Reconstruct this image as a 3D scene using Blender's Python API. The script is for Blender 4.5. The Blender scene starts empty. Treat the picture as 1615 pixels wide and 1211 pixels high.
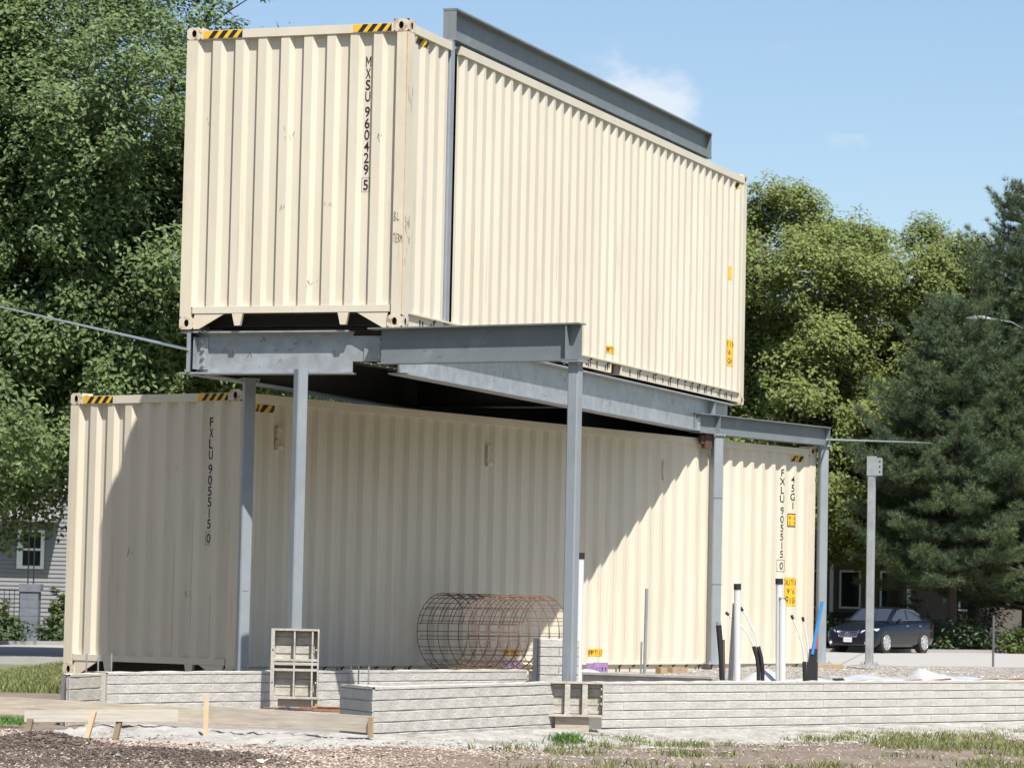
import bpy, bmesh, math, random
import numpy as np
from math import sin, cos, radians, pi
from mathutils import Matrix, Vector

random.seed(7)
rng = np.random.default_rng(7)
S = bpy.context.scene
COL = S.collection

# ------------------------------------------------------------------ camera
PITCH, ROLL = 0.0660, 0.0213
cam_d = bpy.data.cameras.new('camera')
cam = bpy.data.objects.new('camera', cam_d)
COL.objects.link(cam)
cam_d.sensor_fit = 'HORIZONTAL'
cam_d.sensor_width = 36.0
cam_d.lens = 115.51
cam_d.clip_end = 3000.0
cam_d.dof.use_dof = True
cam_d.dof.focus_distance = 33.5
cam_d.dof.aperture_fstop = 8.0
_f = Vector((0, cos(PITCH), sin(PITCH)))
_r = Vector((1, 0, 0))
_u = _r.cross(_f)
_right = _r * cos(ROLL) + _u * sin(ROLL)
_up = -_r * sin(ROLL) + _u * cos(ROLL)
M = Matrix.Identity(4)
for i in range(3):
    M[i][0], M[i][1], M[i][2] = _right[i], _up[i], -_f[i]
M[2][3] = 1.30
cam.matrix_world = M
S.camera = cam

# ------------------------------------------------------------------ light
SUN_AZ, SUN_EL = radians(-21.7), radians(60.0)      # azimuth in which the light travels
sun_d = bpy.data.lights.new('sun', 'SUN')
sun_d.energy = 5.0
sun_d.angle = radians(0.53)
sun_d.color = (1.0, 0.972, 0.925)
sun = bpy.data.objects.new('sun', sun_d)
COL.objects.link(sun)
_d = Vector((sin(SUN_AZ) * cos(SUN_EL), cos(SUN_AZ) * cos(SUN_EL), -sin(SUN_EL)))
sun.rotation_euler = _d.to_track_quat('-Z', 'Y').to_euler()
sun.location = (6, 10, 30)

W = bpy.data.worlds.new('World')
S.world = W
W.use_nodes = True
nt = W.node_tree
nt.nodes.clear()
out = nt.nodes.new('ShaderNodeOutputWorld')
bg = nt.nodes.new('ShaderNodeBackground')
sky = nt.nodes.new('ShaderNodeTexSky')
sky.sky_type = 'NISHITA'
sky.sun_disc = False
sky.sun_elevation = SUN_EL
sky.sun_rotation = math.atan2(-_d.x, -_d.y)
sky.air_density = 1.0
sky.dust_density = 0.95
sky.ozone_density = 2.0
bg.inputs['Strength'].default_value = 0.096
# thin summer clouds, the densest bank low in the north
geo = nt.nodes.new('ShaderNodeTexCoord')
def wn(t, **kw):
    n = nt.nodes.new(t)
    for k, v in kw.items():
        setattr(n, k, v)
    return n
mp = wn('ShaderNodeMapping'); mp.inputs['Scale'].default_value = (1, 1, 1.7)
nz = wn('ShaderNodeTexNoise'); nz.inputs['Scale'].default_value = 44.0; nz.inputs['Detail'].default_value = 8.0
nz.inputs['Roughness'].default_value = 0.56
nt.links.new(geo.outputs['Generated'], mp.inputs['Vector'])
nt.links.new(mp.outputs['Vector'], nz.inputs['Vector'])
big = wn('ShaderNodeTexNoise'); big.inputs['Scale'].default_value = 5.5; big.inputs['Detail'].default_value = 3.0
nt.links.new(geo.outputs['Generated'], big.inputs['Vector'])
cdir = Vector((0.033, 0.985, 0.143)).normalized()
dist = wn('ShaderNodeVectorMath', operation='DISTANCE')
dist.inputs[1].default_value = cdir
nt.links.new(geo.outputs['Generated'], dist.inputs[0])
near = wn('ShaderNodeMapRange'); near.interpolation_type = 'SMOOTHSTEP'
near.inputs['From Min'].default_value = 0.040; near.inputs['From Max'].default_value = 0.0
near.inputs['To Min'].default_value = 0.0; near.inputs['To Max'].default_value = 0.40
nt.links.new(dist.outputs['Value'], near.inputs['Value'])
s1 = wn('ShaderNodeMath', operation='MULTIPLY_ADD'); s1.inputs[1].default_value = 0.72
nt.links.new(nz.outputs['Fac'], s1.inputs[0]); 
s2 = wn('ShaderNodeMath', operation='MULTIPLY'); s2.inputs[1].default_value = 0.20
nt.links.new(big.outputs['Fac'], s2.inputs[0]); nt.links.new(s2.outputs[0], s1.inputs[2])
s3 = wn('ShaderNodeMath', operation='ADD')
nt.links.new(s1.outputs[0], s3.inputs[0]); nt.links.new(near.outputs['Result'], s3.inputs[1])
cm = wn('ShaderNodeMapRange'); cm.interpolation_type = 'SMOOTHSTEP'
cm.inputs['From Min'].default_value = 0.56; cm.inputs['From Max'].default_value = 0.80
cm.inputs['To Min'].default_value = 0.0; cm.inputs['To Max'].default_value = 0.62
nt.links.new(s3.outputs[0], cm.inputs['Value'])
mixc = wn('ShaderNodeMix', data_type='RGBA')
nt.links.new(cm.outputs['Result'], mixc.inputs['Factor'])
nt.links.new(sky.outputs['Color'], mixc.inputs[6])
mixc.inputs[7].default_value = (6.3, 6.4, 6.6, 1)
nt.links.new(mixc.outputs[2], bg.inputs['Color'])
nt.links.new(bg.outputs['Background'], out.inputs['Surface'])

S.view_settings.view_transform = 'Standard'
S.view_settings.look = 'None'
S.view_settings.exposure = 0.68
S.view_settings.gamma = 1.0
S.view_settings.use_curve_mapping = False
S.render.resolution_x, S.render.resolution_y = 1024, 767

# ------------------------------------------------------------------ materials
MATS = {}
def mat(name, col, rough=0.6, metal=0.0, var=0.0, vscale=3.0, bump=0.0, bscale=40.0, col2=None, stretch=(1, 1, 1),
        island=0.0, trans=0.0, spec=0.5, stain=None, stscale=2.0, stmin=0.58, stmax=0.72, streak=(1, 1, 1), alpha=None, coat=0.0):
    """procedural material: two-tone noise colour, optional stain mask, random-per-island tint, bump"""
    if name in MATS:
        return MATS[name]
    m = bpy.data.materials.new(name)
    m.use_nodes = True
    t = m.node_tree
    N, Lk = t.nodes, t.links
    b = N['Principled BSDF']
    b.inputs['Roughness'].default_value = rough
    b.inputs['Metallic'].default_value = metal
    b.inputs['Specular IOR Level'].default_value = spec
    b.inputs['Coat Weight'].default_value = coat
    b.inputs['Coat Roughness'].default_value = 0.04
    tc = N.new('ShaderNodeTexCoord')
    c = (*col, 1)
    cur = None
    if var or col2:
        mpn = N.new('ShaderNodeMapping'); mpn.inputs['Scale'].default_value = stretch
        Lk.new(tc.outputs['Object'], mpn.inputs['Vector'])
        n = N.new('ShaderNodeTexNoise'); n.inputs['Scale'].default_value = vscale; n.inputs['Detail'].default_value = 6
        n.inputs['Roughness'].default_value = 0.6
        Lk.new(mpn.outputs['Vector'], n.inputs['Vector'])
        r = N.new('ShaderNodeValToRGB')
        r.color_ramp.elements[0].position = 0.32; r.color_ramp.elements[1].position = 0.68
        lo = col2 if col2 else tuple(x * (1 - var) for x in col)
        hi = col if col2 else tuple(min(1, x * (1 + var)) for x in col)
        r.color_ramp.elements[0].color = (*lo, 1); r.color_ramp.elements[1].color = (*hi, 1)
        Lk.new(n.outputs['Fac'], r.inputs['Fac'])
        cur = r.outputs['Color']
    if stain:
        ms = N.new('ShaderNodeMapping'); ms.inputs['Scale'].default_value = streak
        Lk.new(tc.outputs['Object'], ms.inputs['Vector'])
        n2 = N.new('ShaderNodeTexNoise'); n2.inputs['Scale'].default_value = stscale; n2.inputs['Detail'].default_value = 8
        n2.inputs['Roughness'].default_value = 0.65
        Lk.new(ms.outputs['Vector'], n2.inputs['Vector'])
        mr = N.new('ShaderNodeMapRange'); mr.interpolation_type = 'SMOOTHSTEP'
        mr.inputs['From Min'].default_value = stmin; mr.inputs['From Max'].default_value = stmax
        Lk.new(n2.outputs['Fac'], mr.inputs['Value'])
        mx = N.new('ShaderNodeMix'); mx.data_type = 'RGBA'
        Lk.new(mr.outputs['Result'], mx.inputs['Factor'])
        if cur: Lk.new(cur, mx.inputs[6])
        else: mx.inputs[6].default_value = c
        mx.inputs[7].default_value = (*stain, 1)
        cur = mx.outputs[2]
    if island:
        g = N.new('ShaderNodeNewGeometry')
        h = N.new('ShaderNodeHueSaturation')
        m1 = N.new('ShaderNodeMapRange'); m1.inputs['To Min'].default_value = 1 - island; m1.inputs['To Max'].default_value = 1 + island
        Lk.new(g.outputs['Random Per Island'], m1.inputs['Value'])
        Lk.new(m1.outputs['Result'], h.inputs['Value'])
        m2 = N.new('ShaderNodeMath'); m2.operation = 'MULTIPLY_ADD'; m2.inputs[1].default_value = 0.05 * island; m2.inputs[2].default_value = 0.5 - 0.025 * island
        Lk.new(g.outputs['Random Per Island'], m2.inputs[0]); Lk.new(m2.outputs[0], h.inputs['Hue'])
        if cur: Lk.new(cur, h.inputs['Color'])
        else: h.inputs['Color'].default_value = c
        cur = h.outputs['Color']
    if cur: Lk.new(cur, b.inputs['Base Color'])
    else: b.inputs['Base Color'].default_value = c
    if bump:
        n3 = N.new('ShaderNodeTexNoise'); n3.inputs['Scale'].default_value = bscale; n3.inputs['Detail'].default_value = 5
        Lk.new(tc.outputs['Object'], n3.inputs['Vector'])
        bp = N.new('ShaderNodeBump'); bp.inputs['Strength'].default_value = bump; bp.inputs['Distance'].default_value = 0.02
        Lk.new(n3.outputs['Fac'], bp.inputs['Height']); Lk.new(bp.outputs['Normal'], b.inputs['Normal'])
    if trans:
        tr = N.new('ShaderNodeBsdfTranslucent')
        if cur: Lk.new(cur, tr.inputs['Color'])
        else: tr.inputs['Color'].default_value = c
        ms_ = N.new('ShaderNodeMixShader'); ms_.inputs['Fac'].default_value = trans
        Lk.new(b.outputs['BSDF'], ms_.inputs[1]); Lk.new(tr.outputs['BSDF'], ms_.inputs[2])
        Lk.new(ms_.outputs['Shader'], N['Material Output'].inputs['Surface'])
    if alpha is not None:
        b.inputs['Alpha'].default_value = alpha
    MATS[name] = m
    return m

CREAM = mat('cream_paint', (0.640, 0.574, 0.452), 0.45, var=0.06, vscale=1.3, stretch=(1, 1, 0.25), bump=0.16, bscale=2.6,
            stain=(0.52, 0.44, 0.315), stscale=2.2, stmin=0.56, stmax=0.78, streak=(3, 3, 0.22))
CREAM_R = mat('cream_paint_rusted', (0.63, 0.55, 0.42), 0.55, var=0.05, vscale=6, bump=0.15, bscale=30,
              stain=(0.36, 0.19, 0.09), stscale=11, stmin=0.49, stmax=0.66)
CREAM_P = mat('cream_paint_streaked', (0.64, 0.565, 0.435), 0.45, var=0.05, vscale=3, stain=(0.52, 0.37, 0.20), stscale=3.0,
              stmin=0.60, stmax=0.72, streak=(9, 9, 0.35), bump=0.05, bscale=8)
DARKIN = mat('dark_steel_underside', (0.035, 0.032, 0.03), 0.8)
HOLE = mat('casting_cavity', (0.03, 0.022, 0.018), 0.9)
BLACKP = mat('black_lettering', (0.012, 0.012, 0.014), 0.5)
YEL = mat('yellow_sticker', (0.78, 0.44, 0.03), 0.45, var=0.06, vscale=8)
GALV = mat('galvanised_steel', (0.355, 0.372, 0.385), 0.42, metal=0.35, var=0.16, vscale=7, stain=(0.45, 0.48, 0.50), stscale=2.2,
           stmin=0.5, stmax=0.75, bump=0.03, bscale=20)
GPAINT = mat('grey_primer_steel', (0.175, 0.195, 0.20), 0.5, var=0.07, vscale=4, stain=(0.235, 0.255, 0.26), stscale=3,
             stmin=0.52, stmax=0.8, spec=0.4)
GPOST = mat('grey_painted_tube', (0.25, 0.275, 0.29), 0.45, var=0.08, vscale=3, stain=(0.32, 0.345, 0.365), stscale=4,
            stmin=0.5, stmax=0.75, streak=(2, 2, 0.3))
RUST = mat('rusty_steel', (0.23, 0.105, 0.05), 0.8, var=0.35, vscale=12)
MESHW = mat('rusty_mesh_wire', (0.16, 0.09, 0.055), 0.75, var=0.3, vscale=8)
CONC = mat('cast_concrete', (0.475, 0.455, 0.41), 0.9, var=0.10, vscale=5, bump=0.35, bscale=45, stain=(0.42, 0.395, 0.35),
           stscale=2.0, stmin=0.52, stmax=0.72)
CONC_J = mat('concrete_joint', (0.40, 0.385, 0.35), 0.92, var=0.15, vscale=6)
CONC_B = mat('brownish_concrete', (0.44, 0.41, 0.35), 0.9, var=0.12, vscale=6, bump=0.35, bscale=40)
FORM = mat('cement_crusted_form', (0.42, 0.395, 0.34), 0.85, var=0.16, vscale=9, bump=0.4, bscale=30, stain=(0.36, 0.32, 0.25),
           stscale=5, stmin=0.52, stmax=0.68)
WOODG = mat('weathered_lumber', (0.40, 0.345, 0.27), 0.85, var=0.20, vscale=3.5, stretch=(1, 14, 14), bump=0.15, bscale=12,
            stain=(0.27, 0.23, 0.18), stscale=4, stmin=0.52, stmax=0.72, streak=(1, 8, 8))
WOODY = mat('fresh_pine_stake', (0.36, 0.26, 0.155), 0.8, var=0.12, vscale=6, stretch=(8, 8, 1))
PVC = mat('white_pvc', (0.83, 0.83, 0.82), 0.55, trans=.35)
BLACKR = mat('black_rubber', (0.018, 0.018, 0.02), 0.55)
BLUEP = mat('blue_tube', (0.04, 0.26, 0.62), 0.35)
REDP = mat('red_tube', (0.62, 0.05, 0.07), 0.4)
PURP = mat('purple_plastic', (0.34, 0.22, 0.40), 0.6, var=0.15, vscale=9)
PLAST = mat('white_poly_sheet', (0.56, 0.575, 0.59), 0.25, trans=0.2, bump=0.4, bscale=9)
SILV = mat('bright_zinc', (0.55, 0.57, 0.58), 0.35, metal=0.7, var=0.1, vscale=9)

# ------------------------------------------------------------------ mesh helpers
class MB:
    def __init__(s):
        s.v, s.f, s.m, s.sm = [], [], [], []
    def add(s, vs, fs, mi=0, smooth=False):
        o = len(s.v)
        s.v.extend([tuple(p) for p in vs])
        for f in fs:
            s.f.append(tuple(o + i for i in f)); s.m.append(mi); s.sm.append(smooth)
        return s
    def box(s, x0, x1, y0, y1, z0, z1, mi=0):
        return s.add([(x0, y0, z0), (x1, y0, z0), (x1, y1, z0), (x0, y1, z0), (x0, y0, z1), (x1, y0, z1), (x1, y1, z1), (x0, y1, z1)],
                     [(0, 3, 2, 1), (4, 5, 6, 7), (0, 1, 5, 4), (1, 2, 6, 5), (2, 3, 7, 6), (3, 0, 4, 7)], mi)
    def prism(s, poly, axis, a, b, mi=0):
        """extrude a 2-D polygon along axis 'x','y' or 'z' from a to b"""
        def P(u, v, w):
            return {'x': (w, u, v), 'y': (u, w, v), 'z': (u, v, w)}[axis]
        n = len(poly)
        vs = [P(u, v, a) for u, v in poly] + [P(u, v, b) for u, v in poly]
        fs = [tuple(range(n))[::-1], tuple(range(n, 2 * n))] + [(i, (i + 1) % n, n + (i + 1) % n, n + i) for i in range(n)]
        return s.add(vs, fs, mi)
    def tube(s, pts, r, n=8, mi=0, cap=True, smooth=True):
        pts = [Vector(p) for p in pts]
        rs = r if isinstance(r, (list, tuple)) else [r] * len(pts)
        vs, fs = [], []
        ref = Vector((0.31, 0.17, 0.93))
        for i, p in enumerate(pts):
            d = (pts[min(i + 1, len(pts) - 1)] - pts[max(i - 1, 0)]).normalized()
            a = d.cross(ref)
            if a.length < 1e-3: a = d.cross(Vector((1, 0, 0)))
            a.normalize(); b = d.cross(a)
            for k in range(n):
                t = 2 * pi * k / n
                vs.append(p + (a * cos(t) + b * sin(t)) * rs[i])
        for i in range(len(pts) - 1):
            for k in range(n):
                fs.append((i * n + k, i * n + (k + 1) % n, (i + 1) * n + (k + 1) % n, (i + 1) * n + k))
        s.add(vs, fs, mi, smooth)
        if cap:
            s.add(vs[:n], [tuple(range(n))[::-1]], mi)
            s.add(vs[-n:], [tuple(range(n))], mi)
        return s
    def data(s, name, mats):
        me = bpy.data.meshes.new(name)
        me.from_pydata(s.v, [], s.f)
        for m in (mats if isinstance(mats, (list, tuple)) else [mats]):
            me.materials.append(m)
        me.polygons.foreach_set('material_index', s.m)
        me.polygons.foreach_set('use_smooth', s.sm)
        me.update()
        return me
    def build(s, name, mats, parent=None, loc=(0, 0, 0), rz=0.0, **tags):
        return put(name, s.data(name, mats), parent, loc, rz, **tags)

def put(name, me, parent=None, loc=(0, 0, 0), rz=0.0, label=None, cat=None, group=None, kind=None):
    o = bpy.data.objects.new(name, me)
    COL.objects.link(o)
    o.location = loc
    o.rotation_euler = (0, 0, rz)
    o.parent = parent
    if label: o['label'] = label
    if cat: o['category'] = cat
    if group: o['group'] = group
    if kind: o['kind'] = kind
    return o

def thing(name, label, cat, loc=(0, 0, 0), rz=0.0, group=None):
    return put(name, None, None, loc, rz, label, cat, group)

def npmesh(name, V, F, mats, smooth=False):
    """fast mesh from numpy arrays; F is (n,3) or (n,4)"""
    me = bpy.data.meshes.new(name)
    V = np.ascontiguousarray(V, dtype=np.float32); F = np.ascontiguousarray(F, dtype=np.int32)
    k = F.shape[1]
    me.vertices.add(len(V)); me.vertices.foreach_set('co', V.ravel())
    me.loops.add(F.size); me.loops.foreach_set('vertex_index', F.ravel())
    me.polygons.add(len(F))
    me.polygons.foreach_set('loop_start', np.arange(0, F.size, k, dtype=np.int32))
    me.polygons.foreach_set('loop_total', np.full(len(F), k, dtype=np.int32))
    me.polygons.foreach_set('use_smooth', np.full(len(F), smooth, dtype=bool))
    for m in (mats if isinstance(mats, (list, tuple)) else [mats]):
        me.materials.append(m)
    me.update(calc_edges=True)
    return me

# letters: font glyphs turned into flat meshes, cached
_gl = {}
def glyph(ch):
    if ch not in _gl:
        cu = bpy.data.curves.new('glyph', 'FONT')
        cu.body = ch; cu.align_x = 'CENTER'; cu.size = 1.0; cu.offset = 0.006; cu.resolution_u = 3
        ob = bpy.data.objects.new('glyph', cu)
        COL.objects.link(ob)
        bpy.context.view_layer.update()
        me = bpy.data.meshes.new_from_object(ob.evaluated_get(bpy.context.evaluated_depsgraph_get()))
        v = [tuple(p.co) for p in me.vertices]; f = [tuple(p.vertices) for p in me.polygons]
        ys = [p[1] for p in v] or [0, 1]; xs = [p[0] for p in v] or [0]
        cx = (min(xs) + max(xs)) / 2
        _gl[ch] = ([(p[0] - cx, p[1] - 0.36) for p in v], f, max(xs) - min(xs))
        bpy.data.objects.remove(ob); bpy.data.curves.remove(cu); bpy.data.meshes.remove(me)
    return _gl[ch]

class Flat:
    """flat print laid out in (u, z) and then pressed on a profiled sheet"""
    def __init__(s): s.v, s.f, s.m = [], [], []
    def poly(s, pts, mi=0):
        o = len(s.v); s.v += list(pts); s.f.append(tuple(range(o, o + len(pts)))); s.m.append(mi); return s
    def rect(s, u0, u1, z0, z1, mi=0): return s.poly([(u0, z0), (u1, z0), (u1, z1), (u0, z1)], mi)
    def char(s, ch, u, z, h, w=None, mi=0):
        if ch == 'M':
            w_, t = h * .27, h * .085
            for p in ([(-1, -.5), (-1, .5)], [(1, -.5), (1, .5)], [(-1, .5), (0, -.15)], [(0, -.15), (1, .5)]):
                (a, b), (c, d) = [(u + q * (w_ - t / 2), z + r * h) for q, r in p]
                s.poly([(a - t / 2, b), (c - t / 2, d), (c + t / 2, d), (a + t / 2, b)], mi)
            return s
        v, f, wid = glyph(ch)
        k = h / 0.72
        kx = k * 0.72 if w is None else min(w / max(wid, 0.05), k * 0.9)
        if ch in '1I': kx = k * 0.72
        o = len(s.v)
        s.v += [(u + p[0] * kx, z + p[1] * k) for p in v]
        for q in f: s.f.append(tuple(o + i for i in q)); s.m.append(mi)
        return s
    def text(s, tx, u, z, h, step, mi=0, w=None):
        for i, ch in enumerate(tx):
            if ch != ' ': s.char(ch, u + (i - (len(tx) - 1) / 2) * step, z, h, w, mi)
        return s
    def press(s, name, mats, mapper, cuts, parent, eps):
        """mapper(u, z, off) -> xyz; cuts = u values at which the sheet bends; eps: list of offsets per material index"""
        bm = bmesh.new()
        vs = [bm.verts.new((u, 0, z)) for u, z in s.v]
        for q, mi in zip(s.f, s.m):
            try:
                f = bm.faces.new([vs[i] for i in q]); f.material_index = mi
            except ValueError:
                pass
        us = [u for u, z in s.v]
        for c in cuts:
            if min(us) < c < max(us):
                bmesh.ops.bisect_plane(bm, geom=bm.verts[:] + bm.edges[:] + bm.faces[:], plane_co=(c, 0, 0), plane_no=(1, 0, 0), dist=1e-5)
        for v in bm.verts:
            mi = v.link_faces[0].material_index if v.link_faces else 0
            v.co = Vector(mapper(v.co.x, v.co.z, eps[mi]))
        me = bpy.data.meshes.new(name)
        bm.to_mesh(me); bm.free()
        for m in mats: me.materials.append(m)
        return put(name, me, parent)

# ------------------------------------------------------------------ ground
def sst(x, a, b):
    t = np.clip((x - a) / (b - a), 0, 1)
    return t * t * (3 - 2 * t)
_ph = [(random.uniform(.25, 2.2), random.uniform(0, 6.28), random.uniform(0, 6.28)) for _ in range(14)]
def wob(x, y, f=1.0):
    z = 0
    for k, (q, a, b) in enumerate(_ph):
        z = z + np.sin(x * q * f * cos(a) * 1.7 + y * q * f * sin(a) * 1.7 + b) / (1 + q)
    return z / 5.0
def gz(x, y):
    x = np.asarray(x, float); y = np.asarray(y, float)
    z = 0.07 - 0.27 * sst(y, 33, 62) - 0.06 * sst(x, -1.0, 2.0) * (1 - sst(y, 33, 40))
    near = 1 - sst(y, 29, 33)
    z = z + near * 0.022 * wob(x, y, 1.6)
    g = lambda cx, cy, sx, sy, h: h * np.exp(-((x - cx) / sx) ** 2 - ((y - cy) / sy) ** 2)
    z = z + g(-3.62, 26.0, .42, .55, .11) + g(-4.4, 25.3, .6, .7, .08) + g(-2.75, 24.6, .5, .5, .07) + g(-1.95, 24.7, .45, .6, .05) + g(-.9, 26.4, .6, .5, .05)
    return z
def gzs(x, y): return float(gz(x, y))

def sheet(name, xs, ys, zf, m, **tags):
    X, Y = np.meshgrid(xs, ys)
    Z = zf(X, Y)
    V = np.stack([X.ravel(), Y.ravel(), Z.ravel()], 1)
    nx, ny = len(xs), len(ys)
    i = np.arange((ny - 1) * (nx - 1)); r, c = i // (nx - 1), i % (nx - 1)
    a = r * nx + c
    F = np.stack([a, a + 1, a + nx + 1, a + nx], 1)
    return put(name, npmesh(name, V, F, m, True), **tags)

DIRT = mat('dry_dirt', (0.19, 0.145, 0.108), 0.95, col2=(0.12, 0.09, 0.068), vscale=1.6, bump=0.7, bscale=22,
           stain=(0.235, 0.205, 0.17), stscale=2.6, stmin=0.52, stmax=0.72)
LAWN = mat('lawn_soil', (0.10, 0.115, 0.045), 0.95, col2=(0.16, 0.14, 0.075), vscale=.8, bump=0.5, bscale=6)
ROADM = mat('pale_concrete_road', (0.32, 0.30, 0.27), 0.9, var=0.06, vscale=1.2)
KERBM = mat('kerb_concrete', (0.30, 0.29, 0.27), 0.9, var=0.06, vscale=1.5)
GRAVEL = mat('fill_gravel', (0.30, 0.275, 0.24), 0.95, col2=(0.19, 0.165, 0.14), vscale=14, bump=0.8, bscale=50)
SLUR = mat('spilled_concrete', (0.315, 0.30, 0.27), 0.95, var=0.2, vscale=5, bump=1.0, bscale=18, stain=(0.21, 0.185, 0.155), stscale=3.2,
           stmin=0.50, stmax=0.66)

sheet('ground', np.linspace(-9, 9, 200), np.linspace(19, 42, 220), gz, DIRT, kind='structure')
_xs = np.concatenate([np.linspace(-900, -40, 14), np.linspace(-36, 44, 60), np.linspace(50, 900, 14)])
_ys = np.concatenate([np.linspace(-60, 18, 8), np.linspace(20, 130, 90), np.linspace(140, 1500, 16)])
sheet('lawn', _xs, _ys, lambda x, y: gz(x, y) - 0.012 - 0.30 * np.exp(-((np.clip(np.abs(x) - 8.2, -9, 0)) ** 2) * 0 - 0) * ((np.abs(x) < 8.4) & (y > 20.3) & (y < 41)), LAWN, kind='structure')

# street behind the site (runs to the right and away)
def strip(name, A, B, C, D, z, m, n=24, **tags):
    V, F = [], []
    for i in range(n + 1):
        t = i / n
        p = [A[k] + (B[k] - A[k]) * t for k in (0, 1)]; q = [C[k] + (D[k] - C[k]) * t for k in (0, 1)]
        V += [(p[0], p[1], z), (q[0], q[1], z)]
    for i in range(n):
        F.append((2 * i, 2 * i + 2, 2 * i + 3, 2 * i + 1))
    return put(name, npmesh(name, np.array(V), np.array(F), m), **tags)
def along(p, q, t): return (p[0] + (q[0] - p[0]) * t, p[1] + (q[1] - p[1]) * t)
NE0, NE1 = (-10.0, 68.4), (9.95, 80.0)
FE0, FE1 = (-13.1, 90.3), (14.6, 115.0)
strip('road', along(NE0, NE1, -4), along(NE0, NE1, 6), along(FE0, FE1, -4), along(FE0, FE1, 6), -0.165, ROADM, kind='structure')
for nm, a, b in (('near_kerb', NE0, NE1), ('far_kerb', FE0, FE1)):
    P, Q = Vector(along(a, b, -4)), Vector(along(a, b, 6))
    L_ = (Q - P).length
    MB().box(0, L_, -0.09, 0.09, -0.3, -0.06).build(nm, KERBM, None, (P.x, P.y, 0), math.atan2(Q.y - P.y, Q.x - P.x), kind='structure')

# ------------------------------------------------------------------ shipping containers
CL, CW, CH = 12.192, 2.438, 3.084
CAST = None
def casting(name, parent, sx, sy, x, y, z, top):
    """corner fitting 0.178 x 0.162 x 0.126 with oval apertures in its two outer sides; sx, sy = outward signs"""
    a, b, h = 0.178, 0.162, 0.126
    mb = MB()
    def face(P, w, hh):
        n = 16
        # outer rectangle sampled to 16 points, oval hole, short sleeve, dark bottom
        ou, ov, iu = [], [], []
        for k in range(n):
            t = 2 * pi * (k + .5) / n
            c, s_ = cos(t), sin(t)
            m_ = max(abs(c), abs(s_))
            ou.append((w / 2 + c / m_ * w / 2, hh / 2 + s_ / m_ * hh / 2))
            iu.append((w / 2 + c * 0.026, hh / 2 + s_ * 0.038))
        vs = [P(u, v, 0) for u, v in ou] + [P(u, v, 0) for u, v in iu] + [P(u, v, 0.03) for u, v in iu]
        fs = []
        for k in range(n):
            j = (k + 1) % n
            fs.append((k, j, n + j, n + k))
        mb.add(vs, fs, 0)
        mb.add(vs[n:], [(k, (k + 1) % n, n + (k + 1) % n, n + k) for k in range(n)], 1)
        mb.add(vs[2 * n:], [tuple(range(n))], 1)
    X0 = x; X1 = x - sx * a; Y0 = y; Y1 = y - sy * b
    face(lambda u, v, d: (X0 - sx * d, Y1 + (Y0 - Y1) * u / b, z + v), b, h)
    face(lambda u, v, d: (X1 + (X0 - X1) * u / a, Y0 - sy * d, z + v), a, h)
    mb.add([(X0, Y0, z), (X1, Y0, z), (X1, Y1, z), (X0, Y1, z), (X0, Y0, z + h), (X1, Y0, z + h), (X1, Y1, z + h), (X0, Y1, z + h)],
           [(0, 1, 2, 3), (4, 5, 6, 7), (1, 2, 6, 5), (2, 3, 7, 6)], 0)
    return mb.build(name, [CREAM_R, HOLE], parent)

def profile(a, b, pitch, outer, slope, inner, depth):
    """list of (u, depth) points of a trapezoid corrugation between a and b, flats at both ends"""
    n = int((b - a) / pitch)
    rest = (b - a) - n * pitch
    pts = [(a, 0.0)]
    u = a + rest / 2
    for i in range(n):
        pts += [(u + outer / 2, 0.0), (u + outer / 2 + slope, depth), (u + outer / 2 + slope + inner, depth), (u + outer / 2 + 2 * slope + inner, 0.0)]
        u += pitch
    pts.append((b, 0.0))
    return pts
def pf(pts, u):
    us = [p[0] for p in pts]; ds = [p[1] for p in pts]
    return float(np.interp(u, us, ds))

def corr(mb, pts, z0, z1, P):
    vs = []
    for u, d in pts:
        vs += [P(u, d, z0), P(u, d, z1)]
    mb.add(vs, [(2 * i, 2 * i + 2, 2 * i + 3, 2 * i + 1) for i in range(len(pts) - 1)])

def hazard(u0, u1, z0, z1, n, lean=0.05):
    f = Flat().rect(u0, u1, z0, z1, 0)
    w = (u1 - u0) / n
    for k in range(n):
        a = u0 + k * w
        p = [(a, z0), (a + w * .52, z0), (a + w * .52 + lean, z1), (a + lean, z1)]
        p = [(min(max(u, u0), u1), z) for u, z in p]
        f.poly(p, 1)
    return f

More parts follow.
